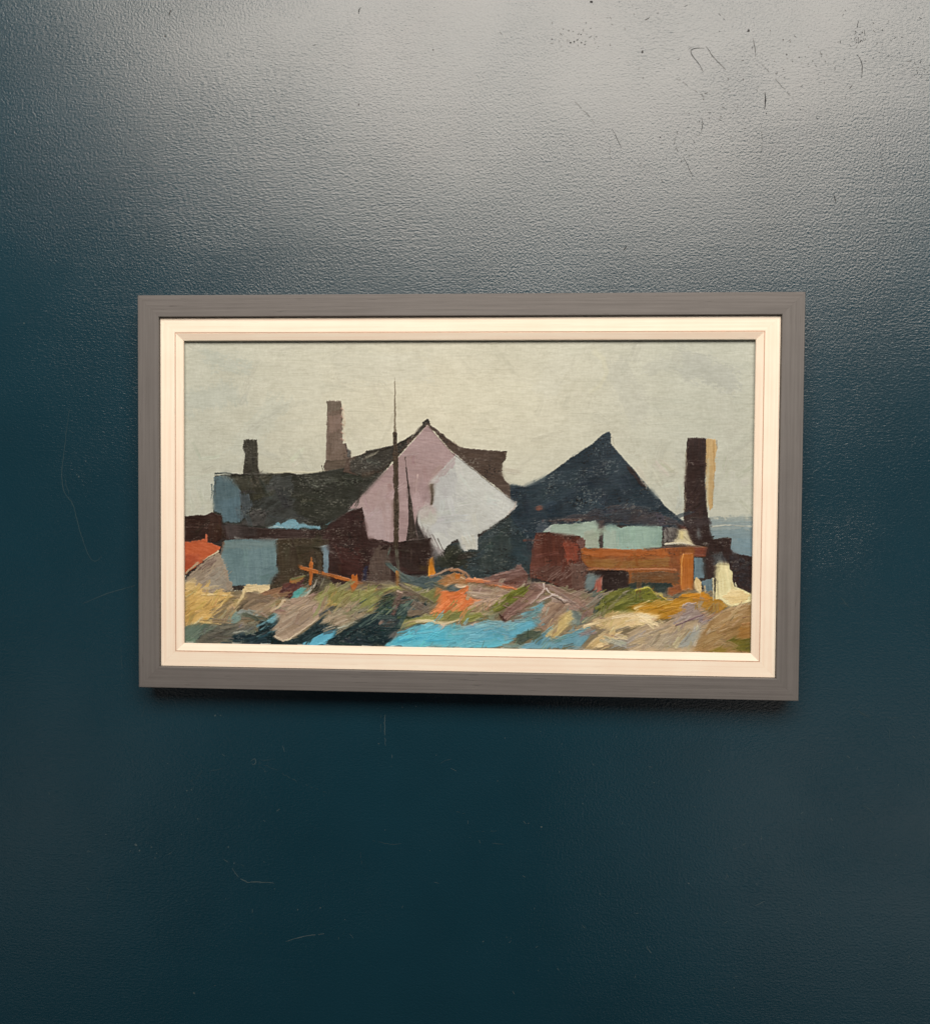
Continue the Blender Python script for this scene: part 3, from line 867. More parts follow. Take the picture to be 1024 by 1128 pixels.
    P([(353.5, 603), (358, 600.5), (362.8, 600.3), (363, 615), (361, 631), (356, 632), (356, 610)], (120, 136, 138), (104, 120, 124), 88, .6, 1.2, .4, .4, (14, 1), 1.2)
    Ln([(354.5, 602), (360, 601.5)], 2, (150, 160, 156), None, 1.2, .5, .4)
    P([(409, 604), (420, 600), (430, 600), (432, 644), (405, 644), (405, 625)], (94, 77, 64), (80, 64, 54), 85, 1.2, 3, .8, .25, (12, 1.3), 1.2, .9)
    P([(424, 600), (430, 600), (426, 606), (418, 606)], (52, 34, 28), None, 0, 1, 1, .5)
    P([(400, 626), (405, 622), (404, 641), (398, 642)], (46, 46, 64), (52, 44, 54), 90, .8, 1.4, .6, .25)
    P([(441, 598), (474, 594), (474.5, 630), (450, 631), (442, 620)], (52, 36, 29), (44, 31, 25), 88, 1, 2, 1, .25, op=.8)
    Ln([(453, 606), (452, 624)], 3, (82, 64, 54), None, 2, 1, .2, .5)
    Ln([(445, 596.5), (474.5, 593)], 1.6, (36, 24, 20), None, 1.4, .4)
    # dark block at the left edge
    P([(203, 568.5), (216, 567.3), (225, 567.2), (234, 563.8), (240, 566.5), (245.6, 568), (245.3, 580), (244, 594), (237, 598.3), (229, 596), (226, 593), (203, 597.5)],
      (58, 36, 27), (49, 30, 23), 3, .6, .7, .45, .3, (14, 1.3), 1.0)
    P([(230, 567), (245, 569), (243.5, 594), (236, 597), (229, 594)], (70, 44, 32), (58, 37, 28), 88, 1, 2, .8, .25, op=.8)
    Ln([(205, 580.5), (229, 581)], 1.2, (112, 88, 76), None, .9, .8, .3, .8)
    P([(203, 596.6), (215, 595.6), (226, 594), (226.6, 589), (228.6, 588.6), (229.2, 596.5), (236.6, 600), (243.5, 602), (241, 607), (228, 615.5), (216.3, 624.5), (203, 633)],
      (194, 96, 56), (182, 86, 48), 25, .7, .8, .45, .4, (12, 1.4), 1.0)
    P([(203, 612), (222, 608), (220, 620), (203, 632)], (178, 80, 50), None, -30, 2, 3, 1.5, .3, op=.7)
    Ln([(227.2, 588.5), (227.8, 595)], 1.6, (214, 116, 82), None, 1.2, .4)
    # blue grey wall
    P([(246.5, 595.5), (262, 593.5), (304, 594), (305, 612), (306.2, 630), (302, 637), (297.6, 645), (270, 646), (252, 646), (246, 630), (243, 612)],
      (110, 130, 126), (100, 120, 118), 85, .8, 1.2, .5, .3, (18, 1.5), 1.0)
    P([(247, 595), (304, 594), (304, 604), (246, 606)], (116, 130, 122), (108, 122, 116), 0, 2, 4, 2, .2, op=.7)
    Ln([(259, 592), (263, 593), (270, 593)], 1.6, (168, 168, 154), None, 1, .9, .35, .9)
    Ln([(246.5, 598), (244, 610)], 4, (120, 92, 70), None, 3, .9, .25, .7)
    for i in range(12):
        x0 = 250 + (i * 29 % 50)
        y0 = 612 + (i * 13 % 28)
        Ln([(x0, y0), (x0 + 3, y0 + .8)], 1.2, (132, 148, 146), None, .6, 1, .3, .55)
    Ln([(296, 642), (305, 630)], 2, (150, 150, 132), None, 1, 1, .35, .6)

    # ---- hut, orange barge
    P([(590, 587.5), (604, 586.3), (620, 589.6), (638.7, 590.8), (644, 595), (646, 618), (647.5, 622), (643, 652), (626, 651), (603, 641), (583, 636), (583.5, 628), (585.6, 603)],
      (100, 53, 38), (86, 46, 34), 85, .7, .8, .5, .3, (16, 1.6), 1.1)
    P([(618, 598), (632, 594), (640, 602), (636, 620), (620, 618)], (146, 68, 46), (122, 60, 42), 80, 2, 5, 1.5, .25, op=.75)
    P([(634, 594), (643.5, 592), (645, 604), (638.5, 616)], (128, 92, 80), (108, 78, 70), 75, 1.4, 3, .8, .3, op=.8)
    P([(600, 618), (606, 600), (604, 640), (596, 636)], (116, 68, 50), None, 88, 2, 4, 1, .25, op=.6)
    P([(583, 632), (600, 622), (626, 622), (640, 618), (646, 622), (642, 651), (626, 651), (600, 640)], (104, 74, 62), (88, 58, 48), -30, 2, 5, 1, .3, (8, 1.3), 1.5, .75)
    P([(626, 620), (646, 618), (646, 650), (628, 650)], (112, 83, 68), (94, 70, 58), 80, 2, 4, 1, .3, op=.7)
    for i in range(8):
        Ln([(602 + i * 3, 640 - (i * 5 % 8)), (610 + i * 3, 633 - (i * 5 % 8))], 1.8, (136, 106, 92), None, 1, 1, .4, .7)
    Ln([(577, 595.5), (590, 595), (600, 596)], 3.0, (110, 72, 60), (84, 58, 50), 2, .6, .3)
    Ln([(590, 587.5), (604, 586.5), (620, 589.5), (638, 591)], 1.6, (74, 36, 28), None, 1.6, .4, .3)
    P([(638.7, 604), (660, 603.8), (690, 605.2), (710, 606.3), (733, 603.5), (748, 602.5), (766, 602), (779.7, 602), (779, 608), (776, 613.5), (764, 613), (763, 650), (749, 653), (734, 658), (700, 652), (692, 646), (692, 630), (662, 629), (648, 626), (640, 616)],
      (148, 88, 42), (130, 74, 37), 2, .6, .6, .45, .35, (18, 1.2), 1.2)
    P([(640, 604), (690, 605), (735, 604), (748, 606), (748, 612), (690, 614), (640, 613)], (158, 84, 34), (176, 96, 42), 1, 1.5, 3, 1, .3, op=.8)
    P([(644, 616), (692, 616), (742, 614), (748, 622), (700, 626), (648, 626)], (148, 106, 50), (130, 88, 44), 1, 2, 3, 1, .3, op=.75)
    P([(733, 604), (760, 603), (750, 612), (748, 640), (738, 640)], (140, 76, 40), (116, 66, 38), 85, 2, 4, 1.2, .3, op=.7)
    P([(694, 630), (748, 629), (748, 644), (716, 646), (694, 640)], (112, 76, 46), (90, 68, 46), 2, 1.5, 3, 1.5, .3, op=.85)
    Ln([(648, 627), (664, 627.5), (692, 627.5), (706, 627), (730, 627), (744, 628)], 2.8, (184, 116, 72), (160, 104, 70), 2.2, .6, .4)
    P([(690, 643), (700, 640), (718, 642), (740, 643), (746, 652), (738, 660), (730, 660), (718, 650), (702, 655), (690, 655)], (46, 58, 52), (54, 62, 54), 3, 1.5, 2.5, .8, .25)
    P([(764, 603), (779.7, 602.3), (777.5, 613), (764, 613.2)], (140, 76, 52), (118, 62, 44), 5, .8, 1, .5, .3)
    Ln([(716, 604), (745, 601), (779, 601.5)], 1.6, (120, 92, 76), None, 1.4, .8, .35, .8)
    Ln([(664, 603.5), (700, 606)], 1.4, (186, 150, 116), None, 1, 1, .3, .6)
    P([(646, 630), (652, 628), (662, 627.6), (690, 628), (692.5, 634), (692, 646), (680, 650), (669, 655), (664, 652), (663, 637), (655, 631.5)],
      (40, 26, 22), (46, 32, 26), 80, .7, .8, .5, .3)
    P([(645, 632), (652, 632), (661.5, 635), (657, 646), (650, 652), (643, 650)], (118, 126, 118), (96, 108, 104), -30, 1, 2, .6, .35, (8, 1.3), 1.3)
    P([(655, 640), (661.5, 635), (662.8, 650), (656, 654.5), (653, 650)], (166, 92, 72), (148, 82, 66), 80, .8, 1.2, .5, .4)
    Ln([(662.4, 636), (662.4, 644)], 1.4, (212, 150, 128), None, 1, .4, .4)
    Ln([(655, 652), (656.4, 647)], 1.6, (216, 176, 140), None, 1, .4, .4)
    # prow post
    P([(749, 612), (752, 610), (758, 609.3), (762.6, 609), (762.8, 630), (763.2, 651), (756, 650), (748.6, 653)], (188, 112, 48), (170, 98, 42), 88, .5, .6, .4, .45, (18, 1.2), 1.2)
    Ln([(752, 610.6), (750.3, 616), (750, 630), (749.6, 644)], 1.6, (226, 152, 76), None, 1.4, .4, .5)
    P([(734.5, 648), (740, 645.5), (748, 645), (752, 650), (763, 650.5), (757, 655), (746, 658), (738, 662), (735, 657)], (152, 88, 48), (126, 74, 44), 0, .8, 1.4, .5, .4)
    P([(744, 654), (758, 652), (758, 656), (744, 659)], (62, 54, 40), None, 0, 1, 1, .5)
    Ln([(735.4, 648), (735, 655)], 1.8, (178, 126, 92), None, 1.2, .4)

    # ---- right chimney and dark rocks
    P([(776, 482.8), (783, 482), (788.3, 484.5), (789.3, 492), (788, 510), (785.8, 535), (785, 560), (780, 564), (776.5, 540)], (192, 157, 103), (180, 148, 98), 88, .8, 2.0, .6, .3, (22, 1.2), 1.1)
    P([(777, 505), (781, 505), (780.6, 560), (777, 560)], (196, 178, 136), (186, 172, 136), 88, .8, 2, .8, .2, op=.8)
    Ln([(785.5, 486), (786, 520), (783.8, 556)], 2, (176, 134, 78), None, 1.5, .8, .25, .6)
    Ln([(788.6, 485), (789.4, 494)], 1.4, (140, 122, 98), None, 1, .9, .2, .6)
    P([(756.3, 482.2), (766, 481.8), (777.7, 482.4), (777.5, 505), (776.6, 530), (778.2, 556), (780, 575), (784, 594), (794, 592.5), (800, 591.5), (805.5, 593), (804.5, 604), (807.5, 608.5), (818, 611), (840, 614.5), (840, 655), (824, 653), (812, 647), (806, 640), (800, 622), (788, 620), (785, 636), (779, 638), (776, 614), (778, 602), (763, 600), (756, 586), (745, 582), (745, 577), (752, 578), (753, 560), (752.6, 540), (754, 528), (755, 500)],
      (57, 38, 32), (48, 33, 29), 88, .6, .7, .45, .32, (16, 1.3), 1.0)
    P([(755, 492), (757, 492), (754.8, 565), (752, 562)], (66, 48, 40), (150, 138, 112), 90, .7, 1.6, .4, .3, (9, .8), 1.8, .8)
    Ln([(776.6, 520), (777, 545), (778.4, 562)], 1.6, (150, 146, 128), None, 1, 1, .3, .55)
    P([(745, 575), (760, 568), (782, 570), (784, 580), (750, 582)], (70, 56, 52), (52, 46, 46), 0, 2, 3, 1, .3, op=.7)
    P([(790, 612), (808, 610), (828, 616), (828, 650), (812, 644), (802, 622)], (54, 50, 52), (42, 36, 36), 60, 2, 5, 1, .35, (5, 1.3), 1.8, .85, .3)
    for i in range(24):
        x0, y0 = 806 + (i * 31 % 18), 614 + (i * 17 % 32)
        Ln([(x0, y0), (x0 + 2.5, y0 + 2.5)], 1.0, (92, 92, 92), None, .5, 1, .35, .55)
    P([(783, 610), (792, 606), (800, 612), (802, 620), (788, 621), (784, 622)], (104, 110, 106), (70, 72, 72), 70, 1.5, 4, .7, .35, (6, 1.2), 1.6, .75)
    P([(764, 614), (774, 614.5), (774.6, 626), (776, 637), (764, 638)], (108, 127, 129), (96, 112, 114), 85, .7, 1.2, .5, .35)
    P([(772, 640), (779, 637), (785, 637), (785, 657), (776, 657)], (112, 128, 128), (96, 112, 114), 85, 1, 2, .6, .35)
    P([(767.6, 581.5), (770.4, 581.8), (771.4, 590), (769.4, 596), (767.4, 592)], (138, 150, 142), (120, 130, 126), 90, .5, .8, .4, .35)
    P([(730, 581), (746, 580), (744, 590), (740, 598), (730, 599)], (84, 74, 68), (128, 120, 108), 70, 1.5, 4, .6, .35, (6, 1.1), 1.8, .9)
    P([(747, 584), (751, 583), (756, 582.6), (757.6, 588), (758.6, 592), (762, 597), (763.5, 600), (752, 600), (744, 600), (730, 600.4), (733, 598), (741, 597), (745.6, 592)],
      (226, 210, 164), (206, 190, 150), 85, .5, .7, .4, .5, (9, 1.1), 1.2)
    P([(748.5, 585), (753, 584), (752, 594), (747.5, 594)], (232, 208, 138), (220, 198, 134), 85, .8, .8, .5, .4, op=.9)
    Ln([(732, 599.5), (748, 598), (764, 600.5)], 2.2, (218, 206, 180), None, 1.6, .6, .5)
    Ln([(753, 591), (758, 596)], 1.4, (132, 112, 84), None, 1, .8, .3, .7)
    Ln([(750, 580.5), (755, 580.8)], 2, (110, 46, 34), None, 1.5, .5)
    Ln([(774, 599), (778, 598.2), (776, 600.5)], 1.8, (222, 216, 200), None, 1.2, .4, .5)
    Ln([(756, 600.5), (772, 602)], 1.4, (150, 128, 106), None, 1, .9, .4, .8)

    # =========================================================== foreground
    P([(200, 655), (240, 648), (300, 650), (340, 644), (400, 640), (440, 640), (480, 632), (530, 640), (570, 636), (600, 642), (650, 652), (700, 648), (740, 655), (770, 648), (800, 655), (840, 650), (840, 730), (200, 730)],
      (140, 122, 92), (112, 100, 78), -25, 2, 4, 1, .5, (12, 1.6), 1.6)
    # left bank
    P([(240.5, 608), (231, 613), (219, 623), (205, 636), (204, 650), (221, 655), (244, 653), (258, 649), (254, 638), (250, 624), (244, 613)],
      (164, 144, 119), (150, 131, 108), -30, 1, 2.5, .7, .45, (12, 1.3), 1.3)
    P([(216, 625), (228, 616), (240, 612), (238, 622), (222, 634)], (112, 88, 76), (150, 128, 108), -35, 1.5, 5, .7, .5, (7, 1.2), 1.8, .8)
    P([(230, 630), (246, 622), (254, 640), (252, 650), (226, 648)], (158, 146, 126), (142, 132, 114), 50, 2, 5, 1.2, .4, op=.7)
    for i in range(10):
        Ln([(208 + i * 4.4, 640 - (i * 7 % 12)), (216 + i * 4.4, 632 - (i * 7 % 12))], 1.4, (186, 162, 128), (140, 120, 100), .6, .9, .5, .7)
    Ln([(240.8, 607.4), (236, 611), (230, 613.6), (224.5, 617.5)], 2.2, (220, 196, 156), None, 1.2, .4, .6)
    Ln([(218, 620), (205, 631)], 3.5, (196, 168, 128), None, 3, .6, .5, .9)
    P([(203, 642), (212, 640), (219, 646), (226, 653), (257, 652), (250, 660), (239, 664), (226, 684), (214, 690), (203, 690)],
      (209, 171, 106), (192, 152, 88), -35, 1.2, 2.5, .7, .5, (14, 1.4), 1.5)
    P([(204, 660), (224, 662), (236, 664), (224, 676), (204, 680)], (186, 148, 80), (204, 168, 102), -25, 2, 5, 1, .4, op=.8)
    P([(204, 640), (216, 636), (218, 650), (206, 656)], (206, 176, 122), None, -40, 2, 4, 1, .4, op=.7)
    P([(250, 664), (262, 654), (276, 650), (300, 655), (307, 659), (304, 670), (290, 682), (276, 684), (264, 680), (250, 676)],
      (132, 110, 86), (110, 94, 74), -30, 1.5, 4, .8, .5, (10, 1.4), 1.6)
    P([(236, 684), (246, 670), (262, 657), (268, 659), (258, 672), (246, 684)], (150, 126, 88), (116, 102, 74), -45, 1.4, 4, .7, .5, (12, 1.2), 1.7)
    P([(276, 668), (292, 660), (310, 656), (312, 668), (296, 676), (282, 680)], (158, 134, 106), (140, 118, 94), -25, 1.4, 3, .8, .5)
    P([(246, 684), (250, 676), (262, 672), (268, 678), (264, 686), (252, 688)], (128, 152, 144), (146, 154, 130), -20, 1.2, 3, .7, .5)
    # lower left stones and dark water
    P([(200, 690), (214, 686), (232, 682), (240, 690), (232, 700), (222, 712), (200, 712)], (106, 118, 100), (92, 104, 88), -40, 1.4, 4, .9, .45)
    P([(216, 704), (228, 690), (246, 684), (264, 686), (284, 690), (282, 698), (258, 704), (246, 712), (214, 712)], (106, 101, 86), (90, 88, 76), -25, 1.5, 4, .8, .5, (14, 1.4), 1.4)
    P([(256, 700), (284, 695), (286, 684), (304, 680), (312, 690), (324, 704), (352, 682), (362, 676), (372, 692), (386, 690), (400, 680), (420, 668), (440, 655), (474, 665), (462, 680), (440, 692), (430, 712), (246, 714)],
      (32, 49, 52), (42, 58, 58), -35, 1.2, 2, .7, .45, (12, 1.3), 1.5)
    P([(246, 706), (262, 697), (282, 699), (300, 706), (300, 714), (244, 714)], (30, 48, 54), (52, 70, 72), -10, 1.4, 3, .7, .4, op=.9)
    for i in range(22):
        x0, y0 = 283 + (i * 37 % 24), 680 + (i * 23 % 20)
        Ln([(x0, y0 + 2), (x0 + 5, y0 - 1.5)], 1.5, [(112, 166, 172), (150, 178, 172), (70, 112, 120), (96, 84, 78)][i % 4], None, .8, .8, .6, .85)
    P([(292, 683), (300, 676), (307, 674), (306, 682), (298, 688)], (136, 176, 176), (110, 152, 156), -40, 1, 2, .5, .5)
    Ln([(258, 697), (268, 695.5), (282, 699)], 2.0, (162, 160, 142), (120, 122, 112), 1.2, .5, .5)
    Ln([(263, 688), (274, 688), (284, 686)], 1.8, (168, 160, 136), None, 1, .8, .5, .8)
    for a_, b_ in (((262, 667), (285, 682)),):
        pass
    for i in range(8):
        Ln([(264 + i * 3.6, 676 - (i * 5 % 9)), (270 + i * 3.6, 670 - (i * 5 % 9))], 1.6, (176, 152, 120), (90, 76, 62), .7, .8, .55, .8)
    # cream touches of the left bank
    P([(268, 645), (278, 643.5), (297.6, 644), (298, 649), (290, 654), (280, 651.5), (271, 653)], (230, 203, 152), (214, 186, 134), 0, .8, 1.5, .5, .6, (12, 1), 1.3)
    for i in range(5):
        Ln([(284 + i * 2.6, 649), (286 + i * 2.6, 656 - i * .3)], 1.5, (222, 190, 140), None, .8, .7, .5, .8)
    Ln([(269.6, 650), (266, 659), (260, 669)], 4.2, (226, 198, 142), (206, 174, 118), 3, .5, .7)
    Ln([(253, 656), (243, 667), (236, 674), (226, 684.5)], 4.0, (224, 186, 116), (200, 156, 84), 3.4, .5, .7)
    Ln([(262, 661), (254, 670), (247, 679)], 2.4, (214, 180, 116), None, 1.4, .7, .6)
    Ln([(223, 655), (238, 655), (256, 656.5)], 3.2, (226, 198, 144), (204, 172, 116), 2.2, .7, .6)
    P([(223.5, 684.5), (226, 680), (230, 678), (228.5, 685)], (216, 160, 72), None, 0, .5, .5, .4, .6)
    Ln([(215, 686.5), (220, 684), (223.4, 680)], 2.2, (226, 204, 150), None, 1.6, .3, .6)
    Ln([(240, 684), (246, 676)], 2.2, (188, 156, 96), None, 1.4, .6, .5)
    P([(286, 652), (300, 648), (313, 644), (318, 650), (306, 658), (290, 658)], (150, 106, 72), (128, 90, 64), -20, 1.4, 4, .8, .45, op=.85)

    # litter below the doorway
    P([(304, 656), (312, 644), (326, 634), (336, 634), (334, 645), (326, 658), (314, 660)], (98, 56, 46), (80, 48, 44), -40, 1.2, 3, .7, .5, (8, 1.3), 1.5)
    P([(318, 641), (320, 636), (332, 634), (336, 636), (330, 641), (322, 644)], (166, 98, 48), (130, 110, 62), -10, 1, 2, .5, .5)
    Ln([(322, 638), (336, 634)], 3, (122, 116, 72), None, 2, .6, .4)
    P([(321, 659), (324, 652), (331, 646.5), (337, 648), (336, 654), (328, 660)], (84, 152, 142), (112, 166, 152), -50, 1, 2.5, .5, .55, (8, 1.2), 1.6)
    P([(334, 652), (344, 640), (360, 634), (368, 640), (362, 650), (346, 656)], (70, 62, 46), (94, 84, 62), -45, 1.5, 4, .8, .45)
    for x0, y0, c in ((340, 653, (206, 200, 182)), (345, 648, (190, 178, 158)), (337, 656, (224, 206, 176)), (349, 650, (52, 46, 38)), (343, 645, (60, 52, 42)), (353, 646, (150, 140, 112))):
        Ln([(x0, y0), (x0 + 2.6, y0 - 5), (x0 + 4, y0 - 9)], 1.8, c, None, 1, .6, .5, .9)
    Ln([(305, 655), (312, 659), (322, 661)], 2, (190, 178, 160), None, 1, .8, .5, .8)
    # big beige slab
    P([(307, 665), (311, 660), (320, 660), (333, 657), (343, 655.5), (350, 660), (358.5, 668.5), (352, 678), (350.5, 681), (336, 692), (321, 703), (312, 705.8), (302.4, 700.5), (306, 696), (297.4, 694), (303, 689), (308, 685.5), (304.5, 677), (309, 672)],
      (176, 152, 127), (156, 134, 110), -32, .8, 1.4, .5, .6, (26, 1.1), 1.7)
    for i in range(11):
        Ln([(309 + i * 2.4, 696 - i * 2.5), (322 + i * 2.6, 687 - i * 2.3), (334 + i * 2, 678 - i * 1.8)], 1.3, [(196, 172, 144), (136, 116, 96)][i % 2], None, .7, .6, .6, .75)
    Ln([(303.5, 701), (312, 706), (321, 703), (335, 693), (350, 682)], 2.0, (216, 194, 162), (196, 172, 142), 1.4, .4, .8)
    Ln([(313, 661.5), (308, 668), (298, 674)], 3.2, (214, 188, 150), (190, 162, 128), 2, .5, .7)
    # second beige slab and the dark under it
    P([(353.5, 686.5), (357, 680), (364, 673), (378, 670), (396, 671), (406, 677), (400, 682), (390, 684), (377, 691), (366, 688)],
      (168, 146, 118), (146, 132, 104), -14, 1, 2.2, .6, .6, (14, 1.1), 1.7)
    P([(356, 676), (362, 668), (372, 666), (384, 668), (370, 674)], (120, 112, 88), (60, 66, 60), -20, 1.5, 4, .7, .5, op=.8)
    Ln([(354, 686.5), (364, 682), (378, 676), (394, 671)], 1.6, (198, 176, 144), None, 1, .6, .6, .8)
    Ln([(373, 692), (382, 689), (392, 685)], 2.2, (186, 184, 160), None, 1.4, .6, .6)
    P([(334, 708.5), (344, 703), (356, 697), (363, 694.2), (369.8, 694.4), (369, 699), (366, 703), (360, 706), (358, 711), (332, 712)], (108, 176, 190), (96, 162, 178), -28, .6, .8, .4, .5, (12, 1.3), 1.2)
    Ln([(340, 700), (352, 693.5), (366, 690)], 3, (38, 62, 66), None, 2, .6, .4)
    # grass
    P([(344, 657), (354, 650), (360, 645), (366, 642), (376, 648), (386, 650), (393, 650), (402, 648.5), (420, 647), (439.5, 644), (438, 650), (424, 653), (416, 664), (409, 675), (398, 673), (386, 670), (370, 668), (356, 667)],
      (154, 146, 90), (128, 124, 76), -28, 1.2, 3, .8, .5, (12, 1.3), 1.6)
    P([(355, 665), (362, 660), (372, 664), (368, 670)], (188, 152, 90), (164, 140, 86), -20, 1.2, 3, .6, .5, op=.85)
    P([(372, 668), (382, 663), (388, 669), (380, 672)], (172, 146, 112), None, -20, 1.2, 3, .6, .5, op=.8)
    P([(400, 651), (410, 646), (422, 648), (414, 652), (404, 654)], (172, 126, 72), (150, 126, 78), -8, 1, 2.5, .6, .5, op=.9)
    P([(384, 655), (400, 656), (414, 654), (408, 668), (392, 668)], (140, 140, 80), (126, 128, 74), -30, 2, 5, 1, .4, op=.7)
    Ln([(402, 646), (414, 643.5), (432, 645)], 2.6, (196, 178, 128), (160, 140, 92), 1.6, .8, .5)
    Ln([(428, 648), (439, 646)], 2.6, (178, 172, 96), None, 1.6, .5, .5)
    P([(398, 641), (406, 639), (420, 642), (418, 645), (402, 646)], (98, 78, 58), None, 0, 1, 2, .6, .3, op=.8)
    # streaked dark weed
    for i in range(34):
        x0, y0 = 382 + (i * 41 % 74), 700 - (i * 29 % 36)
        Ln([(x0, y0), (x0 + 9, y0 - 5), (x0 + 18, y0 - 12)], 1.5, [(116, 128, 110), (54, 74, 72), (24, 40, 42), (148, 150, 120), (78, 98, 92), (36, 56, 56)][i % 6], None, .7, .9, .55, .75)
    P([(418, 662), (430, 654), (440, 655), (434, 668), (424, 676), (412, 676)], (104, 116, 84), (50, 68, 62), -40, 1.4, 5, .6, .5, (12, 1.1), 1.9, .8)
    P([(422, 655), (432, 653), (434, 657), (426, 659)], (40, 54, 52), None, -20, 1, 2, .5, .4)
    # planks by the post
    P([(440, 644), (447, 645), (462, 654), (478, 663.6), (466, 662), (452, 656), (440, 650)], (122, 108, 88), (104, 92, 76), 30, .7, 1, .5, .55, (14, 1), 1.4)
    P([(457, 658.6), (464, 666), (474, 673.5), (462, 678), (446, 682), (449, 670)], (134, 116, 95), (114, 99, 82), -50, 1, 2, .6, .55, (14, 1.1), 1.5)
    P([(462.5, 664), (466, 665), (466, 669), (463, 669)], (72, 34, 28), None, 0, .5, .5, .4)
    P([(441, 662), (452, 656), (458, 660), (448, 676), (440, 680), (436, 676)], (60, 76, 72), (120, 132, 110), -45, 1.4, 4, .6, .5, (9, 1), 1.8, .9)
    P([(438, 650.5), (444, 653), (440, 666), (434.5, 679), (430.5, 677), (433, 664)], (116, 88, 78), (98, 74, 66), 110, .6, .8, .45, .6, (14, 1), 1.4)
    Ln([(438, 651), (443.5, 653.6)], 2.2, (216, 184, 160), None, 1.6, .4, .6)
    Ln([(437.5, 654), (434, 668)], 1.4, (154, 126, 112), None, 1, .5, .5)
    P([(416.5, 686), (426, 681), (437, 681), (434, 690), (424, 693)], (122, 102, 88), (96, 82, 72), -20, 1.2, 3, .7, .5, op=.9)
    P([(417, 685), (421, 683), (421, 689), (418, 691)], (168, 136, 116), None, 0, .8, 1, .5, .5)
    P([(427, 700), (436, 694), (440, 700), (434, 706)], (158, 138, 122), (120, 112, 104), -30, 1, 3, .6, .5, op=.8)
    # olive and slate behind the orange patch
    P([(440, 628), (450, 634), (470, 634), (484, 633), (490, 640), (488, 648), (470, 650), (454, 645), (440, 640)], (84, 95, 90), (68, 80, 78), 15, 1.2, 3, .8, .4, (14, 1.3), 1.4)
    Ln([(426.6, 620), (434, 627), (442, 634), (452, 641)], 5.5, (92, 101, 90), (74, 84, 78), 6, .5, .45)
    Ln([(429.5, 604), (427, 612), (428, 620)], 2.0, (120, 124, 108), (88, 92, 80), 1.4, .6, .4)
    Ln([(436.4, 604), (437.6, 616), (438.6, 626)], 4.0, (100, 96, 78), (80, 76, 62), 3.6, .6, .35, .85)
    Ln([(437.4, 630), (437.8, 646)], 4.2, (172, 118, 58), (146, 100, 52), 3, .4, .5)
    P([(447, 644), (458, 645), (470, 650), (484, 648), (486, 655), (482, 664), (474, 664), (462, 655)], (134, 131, 78), (116, 116, 72), -35, 1.2, 3, .7, .5, (12, 1.2), 1.5)
    Ln([(446, 643.5), (456, 647), (463, 648.5)], 1.6, (176, 168, 104), None, 1, .7, .5)
    P([(468, 651), (473, 646.6), (471.5, 652)], (196, 182, 148), None, 0, .6, 1, .5, .5)
    P([(462, 623), (470, 623), (470, 629), (462, 629)], (74, 56, 28), None, 0, 1, 1.5, .8, .2, op=.8)
    # orange patch and around it
    P([(480, 640), (490, 634), (500, 630), (512, 633), (516, 640), (508, 648), (500, 652), (490, 648), (484, 656), (478, 662)], (166, 118, 70), (148, 108, 72), -40, 1, 2.5, .7, .5, (10, 1.1), 1.5)
    P([(486, 651), (494, 650), (506, 651), (514, 656), (520, 659), (530, 660), (534, 666), (522, 672), (508, 674), (492, 676.5), (474, 674), (480, 667)],
      (226, 136, 82), (206, 114, 64), -38, .9, 1.5, .6, .6, (16, 1.2), 1.5)
    for i in range(10):
        Ln([(482 + i * 4.2, 673 - (i % 3)), (492 + i * 4.2, 663 - (i % 2)), (498 + i * 3.6, 657)], 1.5, [(236, 142, 90), (186, 92, 54)][i % 2], None, .8, .7, .6, .75)
    P([(474, 670), (484, 664), (482, 674), (476, 677)], (206, 140, 92), None, -30, 1, 2, .6, .5, op=.8)
    P([(518, 664), (526, 660), (538, 661), (542, 666), (540, 672), (526, 676), (514, 674)], (206, 166, 136), (178, 148, 124), -25, 1.4, 4, .7, .6, (9, 1.1), 1.7, .85)
    for i in range(9):
        Ln([(522 + i * 2.1, 672 - (i * 3 % 7)), (527 + i * 1.9, 666 - (i * 3 % 6))], 1.5, [(230, 204, 176), (190, 110, 74), (170, 160, 150)][i % 3], None, .8, .8, .6, .8)
    P([(490, 648.5), (494, 645), (500, 642.5), (504, 643.6), (507.5, 647), (506, 651), (500, 653), (494, 651)], (66, 82, 82), (84, 92, 88), 10, .7, 1.2, .5, .35)
    Ln([(489, 648), (494, 644), (500, 641.5)], 1.8, (214, 172, 130), None, 1.2, .5, .6)
    Ln([(502, 644.5), (508, 646.5), (513, 646)], 3.4, (230, 198, 160), (206, 160, 124), 2.6, .5, .7)
    Ln([(474.5, 635), (482, 632.6), (490, 629), (498, 625.8)], 3.4, (158, 130, 104), (132, 102, 80), 2.4, .5, .55)
    Ln([(496, 628.5), (504, 628), (512, 631.5), (518, 638)], 4.2, (150, 112, 82), (172, 122, 84), 3, .7, .5)
    P([(501, 632), (507, 631.5), (506, 640), (502, 640)], (196, 116, 46), (176, 104, 46), 90, .6, 1, .5, .5)
    Ln([(494, 634), (499, 640)], 2.4, (196, 128, 74), None, 1.4, .7, .5)
    Ln([(508, 636), (515, 640), (518, 643)], 2.2, (212, 178, 138), None, 1.6, .6, .6)
    P([(472, 626), (473, 616), (476, 613.5), (477.5, 620), (478.6, 628), (480, 631.5), (474.5, 635.5), (471.6, 634)], (216, 136, 40), (190, 116, 36), 85, .5, .5, .4, .6)
    Ln([(472.3, 634), (472.6, 624), (475, 615)], 1.2, (238, 168, 70), None, 1, .3, .6)
    # beige and mauve bands to the right
    P([(511, 646), (520, 644), (545, 648), (567, 652), (562, 656), (550, 660), (541, 663), (528, 660), (514, 656)], (172, 148, 122), (150, 124, 106), 5, 1, 2, .6, .55, (20, 1.1), 1.6)
